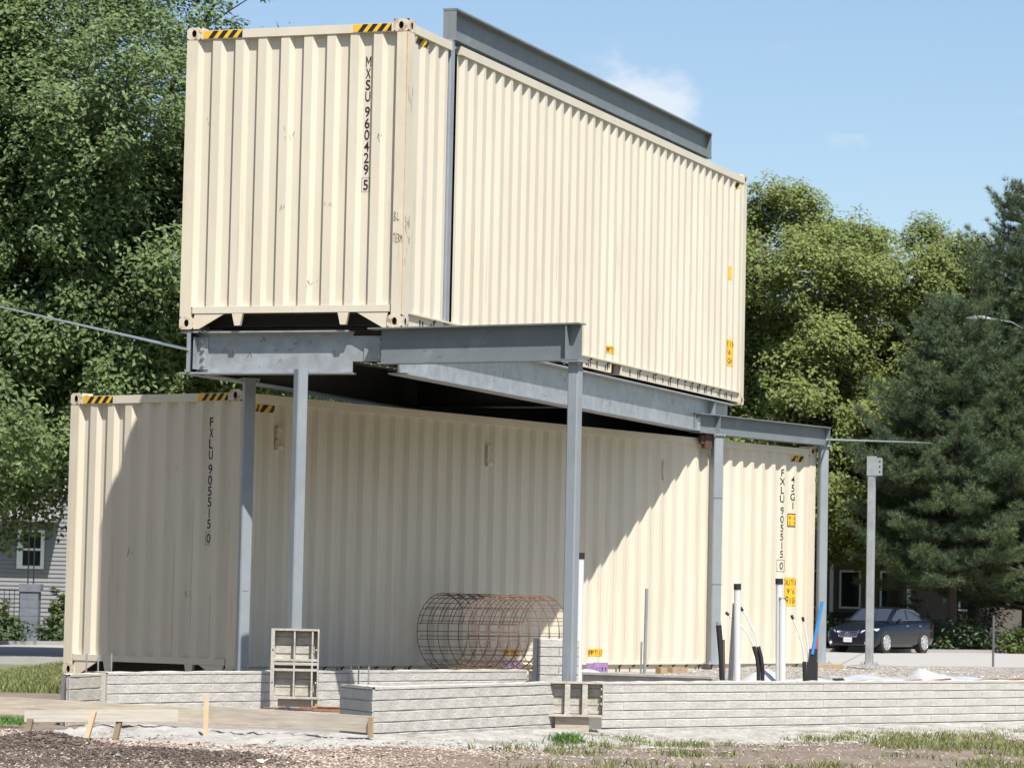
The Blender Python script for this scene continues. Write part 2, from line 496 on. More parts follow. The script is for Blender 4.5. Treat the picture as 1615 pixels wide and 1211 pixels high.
def container(label, O, th, slit=None, pocket=None):
    rz = pi / 2 - th
    c = thing('shipping_container', label, 'shipping container', O, rz)
    top = CH - 0.035; rb = CH - 0.122            # top rails sit a little under the castings
    for sx, x in ((-1, 0.0), (1, CL)):
        for sy, y in ((-1, 0.0), (1, CW)):
            for z in (0.0, CH - 0.126):
                casting('corner_casting', c, sx, sy, x, y, z, z > 1)
            # posts: folded section, outer flanges on both faces
            mb = MB()
            xi, yi = x - sx * 0.002, y - sy * 0.002
            mb.box(*sorted((xi, xi - sx * 0.165)), *sorted((yi, yi - sy * 0.07)), 0.126, CH - 0.126)
            mb.box(*sorted((xi - sx * 0.001, xi - sx * 0.07)), *sorted((yi - sy * 0.07, yi - sy * 0.121)), 0.126, CH - 0.126)
            mb.build('corner_post', CREAM_P, c)
    # long sides
    cutpts = {}
    for sgn, y in ((1, 0.0), (-1, CW)):
        segs = [(0.165, CL - 0.165)]
        full = profile(0.165, CL - 0.165, 0.278, 0.072, 0.068, 0.070, 0.036)
        if sgn == 1:
            cutpts['side'] = full
            if slit: segs = [(0.165, slit[0]), (slit[1], CL - 0.165)]
        for a, b in segs:
            pts = [(a, pf(full, a))] + [p for p in full if a < p[0] < b] + [(b, pf(full, b))]
            mb = MB()
            corr(mb, pts, 0.165, rb + 0.01, lambda u, d, z: (u, y + sgn * (0.014 + d), z))
            mb.build('side_panel', CREAM, c)
            x0 = 0.178 if a < 0.2 else a; x1 = CL - 0.178 if b > CL - 0.2 else b
            MB().box(x0, x1, *sorted((y + sgn * 0.003, y + sgn * 0.063)), rb, top).build('top_rail', CREAM, c)
        lows = [(0.178, CL - 0.178)]
        if pocket and sgn == 1: lows = [(0.178, pocket[0]), (pocket[1], CL - 0.178)]
        for a, b in lows:
            MB().box(a, b, *sorted((y + sgn * 0.035, y + sgn * 0.055)), 0.03, 0.150).box(a, b, *sorted((y + sgn * 0.008, y + sgn * 0.075)), 0.150, 0.168).build('bottom_rail', CREAM_P, c)
        if pocket and sgn == 1:
            MB().box(pocket[0] - .02, pocket[0], y + .015, y + .3, .03, .15).box(pocket[1], pocket[1] + .02, y + .015, y + .3, .03, .15).box(pocket[0], pocket[1], y + .006, y + .07, .150, .169).build('fork_pocket', CREAM_P, c)
        if sgn == 1:
            # cross-member ends welded through the rail: a dark tar-like bead either side of each
            mb = MB()
            x = 0.55
            while x < CL - 0.4:
                if not (pocket and pocket[0] - .1 < x < pocket[1] + .1):
                    for dx in (0, 0.075):
                        if random.random() < .85:
                            w = random.uniform(.012, .024); h0 = random.uniform(.045, .06); h1 = random.uniform(.10, .135)
                            mb.box(x + dx, x + dx + w, y + 0.028, y + 0.036, h0, h1)
                    if random.random() < .6:
                        mb.prism([(x + .06, .125), (x + .085, .118), (x + .14, .146), (x + .12, .150)], 'y', y + .026, y + .0355)
                x += 0.31
            mb.build('weld_bead', mat('dark_weld_seal', (0.045, 0.03, 0.025), 0.8), c, kind='stuff')
    # near end wall and far doors
    full = [(0.118, 0.0)]
    for k in range(9):
        u = 0.125 + 0.253 * k
        full += [(u, 0.0), (u + 0.022, 0.046), (u + 0.118, 0.046), (u + 0.160, 0.0)]
    full.append((CW - 0.118, 0.0))
    cutpts['end'] = full
    mb = MB(); corr(mb, full[::-1], 0.225, rb + 0.01, lambda u, d, z: (0.012 + d, u, z)); mb.build('end_panel', CREAM, c)
    MB().box(0.003, 0.063, 0.162, CW - 0.162, rb, top).build('top_rail', CREAM, c)
    MB().box(0.006, 0.075, 0.14, CW - 0.14, 0.160, 0.228).build('bottom_rail', CREAM, c)
    for y, s_ in ((0.162, 1), (CW - 0.162, -1)):
        MB().prism([(y, 0.002), (y, 0.159), (y + s_ * 0.34, 0.159), (y + s_ * 0.05, 0.002)], 'x', 0.012, 0.03).build('gusset', CREAM_P, c)
    for y in (CW * 0.262, CW * 0.737):
        MB().prism([(y - .06, .159), (y + .06, .159), (y + .03, .035), (y - .03, .035)], 'x', 0.008, 0.05).build('tunnel_tab', CREAM_P, c)
    for k in (0, 1):
        y0 = 0.162 + k * (CW / 2 - 0.16)
        d = MB().box(CL - 0.055, CL - 0.02, y0, y0 + CW / 2 - 0.165, 0.18, rb - .005).build('door', CREAM, c)
        for yy in (0.25, 0.8):
            MB().tube([(CL - 0.005, y0 + yy, 0.1), (CL - 0.005, y0 + yy, rb + .03)], 0.017, 8).build('lock_rod', GALV, d)
    MB().box(CL - 0.07, CL - 0.006, 0.162, CW - 0.162, rb, top).build('top_rail', CREAM, c)
    MB().box(CL - 0.07, CL - 0.006, 0.162, CW - 0.162, 0.03, 0.175).build('bottom_rail', CREAM, c)
    # roof and floor
    rp = profile(0.1, CL - 0.1, 0.209, 0.091, 0.014, 0.09, 0.02)
    mb = MB()
    vs = []
    for u, d in rp: vs += [(u, 0.06, top - 0.008 - d), (u, CW - 0.06, top - 0.008 - d)]
    mb.add(vs, [(2 * i, 2 * i + 2, 2 * i + 3, 2 * i + 1) for i in range(len(rp) - 1)])
    mb.build('roof_panel', CREAM, c)
    MB().box(0.08, CL - 0.08, 0.06, CW - 0.06, 0.152, 0.18).build('floor', DARKIN, c)
    for k in range(40):
        x = 0.25 + k * 0.3
        MB().box(x, x + 0.045, 0.08, CW - 0.08, 0.045, 0.151).build('cross_member', DARKIN, c)
    c_side = lambda u, z, off: (u, 0.014 + pf(cutpts['side'], u) - off, z)
    c_end = lambda u, z, off: (0.012 + pf(cutpts['end'], u) - off, u, z)
    return c, c_side, c_end, [p[0] for p in cutpts['side']], [p[0] for p in cutpts['end']], rb, top

def endtext(c, c_end, cuts, chars, y, z0, step, h):
    f = Flat()
    z = z0
    for ch in chars:
        if ch == ' ': z -= step * 0.32; continue
        if ch == '[': 
            continue
        f.char(ch, 0, z, h, h * .52)
        z -= step
    # boxed check digit
    zb = z + step
    b, w, t = h * .70, h * .42, 0.0032
    f.rect(-w, w, zb + b - t, zb + b); f.rect(-w, w, zb - b, zb - b + t); f.rect(-w, -w + t, zb - b, zb + b); f.rect(w - t, w, zb - b, zb + b)
    f.v = [(y - u, zz) for u, zz in f.v]
    return f.press('number_lettering', [BLACKP], c_end, cuts, c, [0.004])

OU, TU = (-1.1021, 32.3965, 3.9798), 0.352
OL, TL = (-2.8647, 34.7402, 0.3988), 0.6142
up, u_side, u_end, u_sc, u_ec, RB, TOP = container(
    'upper cream steel shipping container marked MXSU 960429, set across the other', OU, TU, slit=(1.215, 1.475), pocket=(6.62, 7.0))
lo, l_side, l_end, l_sc, l_ec, RB, TOP = container(
    'lower cream steel shipping container marked FXLU 905515, on the ground', OL, TL)
endtext(up, u_end, u_ec, 'MXSU 960429 5', 0.447, 2.675, 0.1163, 0.103)
endtext(lo, l_end, l_ec, 'FXLU 905515 0', 0.447, 2.745, 0.1165, 0.103)
# hazard chevrons on top rails and sides
def flatx(off, x=0.003): return lambda u, z, o: (x - o, u, z)
for c in (up, lo):
    hazard(CW - 0.62, CW - 0.185, RB + 0.006, TOP - 0.006, 4, -0.06).press('hazard_stripe', [YEL, BLACKP], flatx(0), [], c, [0.002, 0.004])
    hazard(0.185, 0.60, RB + 0.006, TOP - 0.006, 4, -0.06).press('hazard_stripe', [YEL, BLACKP], flatx(0), [], c, [0.002, 0.004])
hazard(0.215, 0.60, RB - 0.085, RB - 0.01, 3, 0.06).press('hazard_stripe', [YEL, BLACKP], u_side, u_sc, up, [0.003, 0.005])
hazard(0.25, 0.60, RB - 0.10, RB - 0.02, 3, 0.06).press('hazard_stripe', [YEL, BLACKP], l_side, l_sc, lo, [0.003, 0.005])
hazard(CL - .62, CL - .30, RB - 0.10, RB - 0.02, 3, 0.06).press('hazard_stripe', [YEL, BLACKP], l_side, l_sc, lo, [0.003, 0.005])
hazard(CL - .55, CL - .30, RB - 0.09, RB - 0.02, 2, 0.06).press('hazard_stripe', [YEL, BLACKP], u_side, u_sc, up, [0.003, 0.005])
# side lettering near the far end of the lower container
f = Flat(); z = 2.70
for ch in 'FXLU 905515 0':
    if ch == ' ': z -= 0.04; continue
    f.char(ch, 11.335, z, 0.098, 0.11); z -= 0.1165
zb = z + .1165
for a, b in ((zb + .075, zb + .08), (zb - .08, zb - .075)): f.rect(11.265, 11.405, a, b)
for a, b in ((11.265, 11.271), (11.399, 11.405)): f.rect(a, b, zb - .08, zb + .08)
f.press('number_lettering', [BLACKP], l_side, l_sc, lo, [0.004])
f = Flat(); z = 2.62
for ch in '45G1': f.char(ch, 11.612, z, 0.098, 0.11); z -= 0.1165
f.press('size_code_lettering', [BLACKP], l_side, l_sc, lo, [0.004])
f = Flat().rect(11.53, 11.68, 1.98, 2.16, 1).rect(11.542, 11.668, 1.994, 2.146, 0).text('9 6', 11.605, 2.10, 0.05, 0.035, 2, 0.035).text('2.9', 11.605, 2.03, 0.05, 0.035, 2, 0.035)
f.press('height_sticker', [YEL, BLACKP, BLACKP], l_side, l_sc, lo, [0.005, 0.003, 0.007])
def caution(c, mp_, cuts, u, z0, z1, w):
    h = z1 - z0
    f = Flat().rect(u - w, u + w, z0, z1, 0).text('CAUTION', u, z1 - h * .17, h * .20, w * .27, 1, w * .21)
    f.text("9'6", u - w * .05, z1 - h * .48, h * .19, w * .25, 1, w * .22).text('HIGH', u, z1 - h * .80, h * .21, w * .27, 1, w * .22)
    f.press('caution_sticker', [YEL, BLACKP], mp_, cuts, c, [0.003, 0.005])
caution(lo, l_side, l_sc, 11.615, 0.92, 1.30, 0.17)
caution(up, u_side, u_sc, 11.55, 0.48, 0.83, 0.16)
for c, mp_, cuts, u in ((lo, l_side, l_sc, 5.10), (lo, l_side, l_sc, 6.93), (up, u_side, u_sc, 6.65)):
    Flat().rect(u - .16, u + .16, 0.255, 0.345, 0).text('EMPTY ONLY', u, 0.30, 0.06, 0.031, 1, 0.026).press('small_sticker', [YEL, BLACKP], mp_, cuts, c, [0.003, 0.005])
Flat().rect(11.53, 11.60, 1.62, 1.80, 0).press('small_sticker', [YEL], u_side, u_sc, up, [0.003])
# air vents on the lower container's side
for u in (0.62, 4.50, 8.32):
    v = MB().box(u, u + 0.085, -0.012, 0.05, 2.66, 2.71).box(u, u + 0.018, -0.006, 0.05, 2.52, 2.66).build('vent_hood', CREAM_R, lo)
    MB().box(u + 0.01, u + 0.10, -0.010, 0.05, 2.47, 2.515).build('vent_outlet', CREAM, v)
# marker scrawl on the corner post of the upper one
f = Flat()
def stroke(f, pts, w=0.006):
    for (a, b), (c_, d) in zip(pts[:-1], pts[1:]):
        L = math.hypot(c_ - a, d - b) or 1; nx, ny = -(d - b) / L * w / 2, (c_ - a) / L * w / 2
        f.poly([(a - nx, b - ny), (c_ - nx, d - ny), (c_ + nx, d + ny), (a + nx, b + ny)])
x0, z0 = 0.0, 1.06
for p in ([(0, 0), (.008, .09), (.045, .08), (.01, .045), (.055, .02), (0, 0)], [(.085, .085), (.075, .01), (.13, .012)],
          [(-.01, -.13), (.05, -.122)], [(.02, -.125), (.015, -.22)], [(.105, -.13), (.06, -.135), (.058, -.215), (.1, -.21)], [(.06, -.175), (.09, -.17)],
          [(.115, -.21), (.12, -.13), (.15, -.15), (.12, -.17), (.155, -.215)], [(.165, -.21), (.172, -.14), (.185, -.18), (.2, -.14), (.205, -.215)]):
    stroke(f, [(x0 + a, z0 + b) for a, b in p])
f.v = [(0.112 - u * .45, z) for u, z in f.v]
f.press('marker_scrawl', [BLACKP], lambda u, z, o: (-o, u, z), [], up, [0.0012])
# scuffs on the side face of the same post
f = Flat()
for k in range(26):
    a, b = random.uniform(.03, .15), random.choice([random.gauss(2.25, .10), random.gauss(0.95, .10), random.gauss(1.0, .05)])
    stroke(f, [(a, b), (a + random.uniform(-.02, .02), b + random.uniform(.02, .09))], random.uniform(.003, .009))
f.press('scuff_mark', [mat('scuff_grey', (0.22, 0.19, 0.16), 0.7)], lambda u, z, o: (u, -o, z), [], up, [0.0004])
# smears and thin rain streaks on the end walls
SME = mat('grey_smear', (0.36, 0.31, 0.24), 0.7)
for c, mp_, cuts, spots in ((up, u_end, u_ec, ((1.36, 1.20), (.83, 1.26), (1.30, 1.95), (.30, 1.9), (2.2, 2.1), (1.0, .42))), (lo, l_end, l_ec, ((1.5, 1.3), (.9, 2.2), (.7, .9)))):
    f = Flat()
    for (a, b) in spots:
        for k in range(5):
            u, z = a + random.uniform(-.05, .05), b + random.uniform(-.05, .05)
            stroke(f, [(u, z), (u + random.uniform(-.02, .02), z + random.uniform(.01, .06))], random.uniform(.003, .010))
    f.press('smear', [SME], mp_, cuts, c, [0.002])['kind'] = 'stuff'
RST = mat('faint_rust_streak', (0.50, 0.385, 0.235), 0.7, var=.12, vscale=5)
f = Flat()
for a, z0_, z1_ in ((1.14, .3, 2.7), (1.40, 1.4, 2.6), (.88, .25, 1.5), (.63, .5, 1.9), (1.66, .25, 1.0), (.36, .25, .9)):
    f.poly([(a, z0_), (a + .004, z0_), (a + .009, z1_), (a + .001, z1_)])
f.press('rust_streak', [RST], l_end, l_ec, lo, [0.002])['kind'] = 'stuff'
f = Flat()
for k in range(16):
    a = random.uniform(1.6, 11.6); z0_ = random.uniform(.2, 1.4)
    f.poly([(a, z0_), (a + .004, z0_), (a + .010, z0_ + random.uniform(.3, 1.1)), (a + .002, z0_ + .3)])
f.press('rust_streak', [RST], u_side, u_sc, up, [0.002])['kind'] = 'stuff'
# rust run down the near vertical edge
f = Flat(); 
for z0_, z1_ in ((2.38, CH - .126), (1.6, 2.38), (0.9, 1.6), (0.13, 0.9)):
    wd = 0.012 if z0_ > 2 else 0.007
    f.poly([(0.004, z0_), (0.004 + wd * .7, z0_), (0.004 + wd, z1_), (0.004, z1_)])
f.press('rust_run', [mat('orange_rust_stain', (0.62, 0.38, 0.13), 0.7, var=.25, vscale=6)], lambda u, z, o: (-o, u, z), [], up, [0.0011])

# ------------------------------------------------------------------ structural steel
AU = Vector((sin(TU), cos(TU))); BU = Vector((-cos(TU), sin(TU))); OU2 = Vector(OU[:2])
def upt(s, b): 
    p = OU2 + AU * s + BU * b
    return (p.x, p.y)

def ibeam(label, P, Q, zb, zt, wid, m, tf=0.016, tw=0.012, group=None, stiff=(), bolts=(), webx=None, botx=None, topx=None, name='steel_beam'):
    """rolled I-section from P to Q (plan), bottom zb to top zt"""
    P, Q = Vector(P), Vector(Q)
    L = (Q - P).length
    t = thing(name, label, 'steel beam', (P.x, P.y, zb), math.atan2(Q.y - P.y, Q.x - P.x), group)
    h = zt - zb
    tx, bx, wx = topx or (0, L), botx or (0, L), webx or (0, L)
    MB().box(tx[0], tx[1], -wid / 2, wid / 2, h - tf, h).build('top_flange', m, t)
    MB().box(bx[0], bx[1], -wid / 2, wid / 2, 0, tf).build('bottom_flange', m, t)
    MB().box(wx[0], wx[1], -tw / 2, tw / 2, tf, h - tf).build('web', m, t)
    for s in stiff:
        MB().box(s, s + 0.012, -wid / 2 + .006, -tw / 2, tf, h - tf).build('stiffener', m, t)
        MB().box(s, s + 0.012, tw / 2, wid / 2 - .006, tf, h - tf).build('stiffener', m, t)
    for (x, z, s) in bolts:
        MB().tube([(x, s * tw / 2, z), (x, s * (tw / 2 + .022), z)], 0.017, 6, smooth=False).build('bolt', SILV, t)
    return t, L

ZT = 3.962
# roof-top beam along the upper container
ibeam('grey primed steel beam lying along the roof edge of the upper container', upt(1.30, 0.075), upt(10.52, 0.075), 7.066, 7.40, 0.155, GPAINT,
      stiff=(0.004, 9.2), tf=0.02)
# galvanised beams under the upper container
g2, _ = ibeam('long galvanised beam under the right side of the upper container', upt(0.16, 0.10), upt(11.75, 0.10), 3.525, ZT, 0.20, GALV,
              stiff=(10.72,), botx=(0, 10.45), bolts=[(10.35, .16, -1), (10.35, .24, -1)])
ibeam('galvanised beam under the left side of the upper container', upt(0.02, 2.33), upt(11.7, 2.33), 3.53, ZT, 0.20, GALV, stiff=(0.35,))
_o = COL.objects[-1]
for _p in COL.objects:
    if _p.get('label', '').startswith('galvanised beam under the left side'):
        MB().box(-.012, -.001, -.02, .02, .017, .415).build('end_plate', GALV, _p)
SHADE_BLK = mat('shade_black_steel', (0.022, 0.022, 0.023), 0.7)  # near-black colour stands in for the deep shade under the upper container
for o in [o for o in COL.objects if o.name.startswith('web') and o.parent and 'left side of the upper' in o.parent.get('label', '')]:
    o.data.materials[0] = SHADE_BLK
ibeam('shade darkened beam crossing under the far end of the upper container', upt(11.95, 2.3), upt(11.95, 0.12), 3.53, ZT, 0.2, SHADE_BLK)
ibeam('shade darkened beam crossing under the middle of the upper container', upt(6.0, 2.22), upt(6.0, 0.21), 3.56, ZT, 0.2, SHADE_BLK)
# notched end beam
e0, e1 = upt(0.15, 2.31), upt(0.15, 0.12)
t0, L0 = ibeam('notched galvanised beam across the near end below the upper container', e0, e1, 3.53, ZT, 0.19, GALV, botx=(0.02, 1.73), topx=(0.02, 1.71), webx=(0.01, 1.73))
MB().box(1.73, 2.12, -0.006, 0.006, 0.125, 0.38).build('coped_web', GALV, t0)
ca = MB().box(0.03, 0.145, -0.028, -0.006, 0.05, 0.375).box(0.012, 0.03, -0.10, -0.006, 0.05, 0.375).build('clip_angle', GALV, t0)
for z in (.095, .175, .255, .335):
    MB().tube([(0.088, -0.028, z), (0.088, -0.052, z)], 0.020, 6, smooth=False).build('bolt', SILV, ca)
pl = MB().prism([(1.86, -0.006), (1.86, -0.024), (2.03, -0.030), (2.11, -0.115), (2.122, -0.10), (2.045, -0.012)], 'z', 0.125, 0.365).build('bent_plate', GALV, t0)
for z in (.17, .25, .33):
    MB().tube([(2.085, -0.085, z), (2.055, -0.115, z)], 0.019, 6, smooth=False).build('bolt', SILV, pl)
# painted beam reaching right to the corner post
tA, LA = ibeam('grey painted steel beam reaching from the near end to the tall front post', (-1.30, 32.46), (0.66, 31.37), 3.612, 3.972, 0.16, GPAINT,
               stiff=(2.10,), tf=0.014, topx=(-0.12, 2.243))
# beam along the lower container's far half
AL = Vector((sin(TL), cos(TL))); BL = Vector((-cos(TL), sin(TL)))
def lpt(s, b):
    p = Vector(OL[:2]) + AL * s + BL * b
    return (p.x, p.y)
def BL3(s): return lpt(s, -0.055)
t3, L3 = ibeam('grey painted steel beam between two posts near the far end of the lower container', BL3(8.97), BL3(12.36), 3.506, 3.758, 0.16, GPAINT,
               stiff=(0.50, 3.36), tf=0.012)
MB().box(0.02, 0.09, -0.03, -0.006, 0.03, 0.2).build('clip_angle', GALV, t3)

def post(label, x, y, z0, z1, w, rz, cap=0.0, base=0.0, m=None, group='steel tube posts'):
    t = thing('steel_post', label, 'steel post', (x, y, z0), rz, group)
    h = z1 - z0
    r = 0.012
    a = w / 2
    poly = [(-a + r, -a), (a - r, -a), (a, -a + r), (a, a - r), (a - r, a), (-a + r, a), (-a, a - r), (-a, -a + r)]
    MB().prism(poly, 'z', 0.012 if base else 0, h - (0.014 if cap else 0)).build('tube', m or GPOST, t)
    if cap: MB().box(-cap, cap, -cap, cap, h - 0.014, h).build('cap_plate', m or GPOST, t)
    if base:
        b = MB().box(-base, base, -base, base, 0, 0.012).build('base_plate', m or GPOST, t)
        for sx in (-1, 1):
            for sy in (-1, 1):
                MB().tube([(sx * base * .75, sy * base * .75, .012), (sx * base * .75, sy * base * .75, .04)], .012, 6, smooth=False).build('anchor_bolt', SILV, b)
    return t
p1 = post('grey steel post beside the near corner of the lower container', -2.70, 33.72, 0.30, 3.528, 0.115, radians(20), .09)
p2 = post('grey steel post behind the standing cement form panel', -2.075, 32.22, 0.22, 3.528, 0.112, radians(32))
p3 = post('tall grey steel post rising in front of the wire mesh roll', 0.605, 31.42, 0.52, 3.61, 0.112, radians(-29), .095)
p4 = post('grey steel post in front of the lower container, beside the boxed number', *lpt(9.45, -0.105), 0.55, 3.504, 0.130, radians(20), .085, .12)
p5 = post('grey steel post at the far right corner of the lower container', *lpt(12.258, -0.075), 0.55, 3.504, 0.118, radians(20), .085, .12)
p6 = post('free standing galvanised post with a bolt plate at its top, beside the parked car', 4.895, 44.45, 0.55, 3.36, 0.098, radians(-20), 0, .11, GALV)
MB().box(0.052, 0.155, -0.05, -0.04, 2.55, 2.79).build('bolt_plate', GALV, p6)
MB().box(-0.056, 0.056, -0.056, 0.056, 2.55, 2.812).build('sleeve', GALV, p6)
for z in (2.6, 2.67, 2.74):
    MB().tube([(0.12, -0.052, z), (0.12, -0.049, z)], 0.013, 8).build('bolt_hole', HOLE, p6)
MB().box(-0.03, 0.03, -0.0605, -0.056, 1.05, 1.17).build('junction_cover', GALV, p1)
for p, zz in ((p4, 2.13), (p4, 1.02), (p3, 2.3)):
    MB().box(-0.07, 0.07, -0.0665, -0.0655, zz, zz + .006).build('scribe_line', DARKIN, p) if p is p4 else None
# column in the slit of the upper container
q = upt(1.29, 0.085)
post('slim grey steel column standing in the slit cut in the upper container', q[0], q[1], 3.966, 7.062, 0.125, pi / 2 - TU, group='steel tube posts')
# rusty bracket at the joint of the beams
MB().box(-.08, .08, -.03, .03, -0.19, 0.0).box(-.17, -.08, -.02, .02, -0.13, -0.02).build('bracket', mat('dark_rust', (.085, .045, .03), .85, var=.3, vscale=12), None, (*lpt(9.27, -0.06), 3.504), radians(55),
    label='small rusty bracket tucked under the joint of the two beams', cat='bracket')

def beam_marks(t, L, h, n, tw=.012):
    f = Flat()
    for k in range(n):
        u, z = random.uniform(.15, L - .15), random.uniform(.06, h - .09)
        q = random.choice([[(0, 0), (.0, .05)], [(0, 0), (.03, .05), (.05, .0)], [(0, 0), (.05, .008)], [(0, 0), (.004, .02)]])
        stroke(f, [(u + a, z + b) for a, b in q], random.uniform(.003, .007))
    f.press('chalk_mark', [mat('mark_grey', (.11, .115, .12), .7)], lambda u, z, o: (u, -tw / 2 - o, z), [], t, [.0012])['kind'] = 'stuff'
beam_marks(tA, 2.2, .36, 14); beam_marks(g2, 10.2, .43, 46); beam_marks(t3, 3.3, .25, 10); beam_marks(t0, 1.7, .43, 14)
for p_, zc, cp_ in ((p1, 3.228, .09), (p3, 3.09, .095), (p4, 2.954, .085), (p5, 2.954, .085)):
    for sx in (-1, 1):
        for sy in (-1, 1):
            MB().tube([(sx * cp_ * .82, sy * cp_ * .82, zc - .014), (sx * cp_ * .82, sy * cp_ * .82, zc - .036)], .012, 6, smooth=False).build('bolt', SILV, p_)
# guy cables
def cable(name, label, pts, r=0.011):
    MB().tube(pts, r, 6).build(name, SILV, None, label=label, cat='cable')
cable('cable', 'silver cable sloping from the left edge to the notched beam', [(-13.2, 76.6, 8.16), (-9.41, 60.0, 6.48), (-3.286, 33.2, 3.775)], 0.016)
cable('cable', 'silver cable running right from the far post into the pine', [(4.275, 44.4, 3.573), (10.977, 90.0, 5.888), (16.3, 126.0, 7.7)], 0.014)

# ------------------------------------------------------------------ brick-faced foundation walls
_bk = {}
def brick_mesh(L, h, var, m):
    key = (round(L, 3), round(h, 3), var, m.name)
    if key not in _bk:
        r = random.Random(var * 31 + int(L * 1000))
        c = 0.0055
        d = 0.009
        j = lambda: r.uniform(-.0025, .0025)
        e = 0.0022
        vs = [(0, 0, 0), (L, 0, 0), (L, 0, h), (0, 0, h)] + \
             [(e, -d + j(), c + j()), (L / 2, -d + j(), c + j()), (L - e, -d + j(), c + j()), (L - e, -d + j(), h - c + j()), (L / 2, -d + j(), h - c + j()), (e, -d + j(), h - c + j())]
        fs = [(0, 1, 6, 5, 4), (1, 2, 7, 6), (2, 3, 9, 8, 7), (3, 0, 4, 9), (4, 5, 8, 9), (5, 6, 7, 8)]
        _bk[key] = MB().add(vs, fs).data('brick', m)
    return _bk[key]

def brick_run(parent, x0, x1, zb, zt, y, course, blen, m, m2=None):
    n = max(1, round((zt - zb) / course)); ch = (zt - zb) / n
    for k in range(n):
        x = x0
        first = True
        while x < x1 - 0.03:
            L = blen
            if first and k % 2: L = blen * 0.5
            first = False
            e = min(x + L, x1)
            if x1 - e < 0.08: e = x1
            put('brick', brick_mesh(e - x - 0.002, ch - 0.0055, random.randrange(4), m2 if (m2 and random.random() < .35) else m), parent, (x + 0.001, y - random.uniform(0, .0015), zb + k * ch + 0.004))
            x = e

def brick_wall(label, P, Q, zb, zt, th=0.17, course=0.088, blen=0.305, m=None, group='brick patterned foundation walls', trim=0.0, trim1=0.0, m2=None):
    m = m or CONC
    P, Q = Vector(P), Vector(Q)
    L = (Q - P).length
    w = thing('foundation_wall', label, 'wall', (P.x, P.y, 0), math.atan2(Q.y - P.y, Q.x - P.x), group)
    MB().prism([(0.001, 0.001), (L - .001, 0.001), (L - trim1, th), (trim, th)], 'z', zb - .25, zt - 0.012).build('core', CONC_J, w)
    # cap: slightly irregular top skin
    n = max(2, int(L / .12))
    vs, fs = [], []
    for i in range(n + 1):
        x = L * i / n
        vs.append((x, -0.012, zt + random.uniform(-.005, .005)))
        vs.append((trim + (L - trim - trim1) * i / n, th + .003, zt + random.uniform(-.005, .005)))
    for i in range(n + 1):
        vs.append((L * i / n, -0.013, zt - 0.022))
    for i in range(n):
        fs.append((2 * i, 2 * i + 2, 2 * i + 3, 2 * i + 1))
        o = 2 * (n + 1)
        fs.append((o + i, o + i + 1, 2 * i + 2, 2 * i))
    MB().add(vs, fs).build('top_skin', m, w)
    brick_run(w, 0, L, zb, zt - 0.024, 0, course, blen, m, m2)
    return w, L

WT = 0.55
# low pier at the left end
pA, pB, pC = (-4.10, 30.75), (-3.98, 30.28), (-3.84, 31.02)
wp, _ = brick_wall('brownish brick patterned pier face at the far left of the foundation', (-4.000, 30.22), (-3.80, 30.95), 0.07, 0.545, 0.12, 0.105, 0.2, CONC_B, trim=.1)
wl, _ = brick_wall('shaded end of the brick patterned foundation pier at the far left', (-4.115, 30.78), (-4.012, 30.22), 0.07, 0.545, 0.06, 0.105, 0.3, CONC_B, trim1=.1)
MB().box(0, 0.11, 0, 0.10, -0.1, 0.545).build('foundation_stud', CONC_B, None, (-3.83, 31.02, 0), radians(58), label='smooth concrete stud between the left pier and the long left wall', cat='stud')
brick_wall('long brick patterned wall running from the left pier past the standing form panel', (-3.775, 31.20), (0.23, 36.62), 0.16, WT)
brick_wall('short brick patterned wall returning from the back wall to the tall post', (0.26, 36.60), (0.50, 32.55), 0.2, WT)
# front box and right wall
F0, F1, F2 = (-1.435, 28.80), (-1.118, 28.02), (0.46, 31.13)
brick_wall('end face of the front brick patterned wall, above the board end', F0, F1, 0.05, WT, blen=.32, th=.15, trim1=.15)
brick_wall('front brick patterned wall left of the low three bay form panel', F1, F2, 0.06, WT, th=.15, trim=.15)
brick_wall('long right hand brick patterned wall with the pipes behind it', (0.92, 31.55), (6.6, 37.36), 0.02, WT, blen=0.61)
# inner low wall converging with the right wall
wi = MB().box(0, 1.62, 0, 0.03, 0.3, 0.555).box(0, 1.55, -.03, 0.06, 0.556, 0.58).build('form_board', CONC_J, None, (0.80, 34.55, 0), math.atan2(-0.85, 1.35),
      label='thin cement covered form rail behind the right hand wall', cat='form rail')
# tall brick form standing behind the front post
tf_ = thing('concrete_form', 'tall brick patterned form panel standing behind the tall front post', 'form panel', (0.262, 32.30, 0.50), radians(0))
MB().box(0, 0.45, 0.0, 0.035, 0, 0.445).build('sheet', CONC_J, tf_)
MB().box(-0.002, 0.04, -0.03, 0.0, 0, 0.447).build('edge_rail', FORM, tf_)
brick_run(tf_, 0.045, 0.45, 0.0, 0.444, 0.0, 0.088, 0.42, CONC)

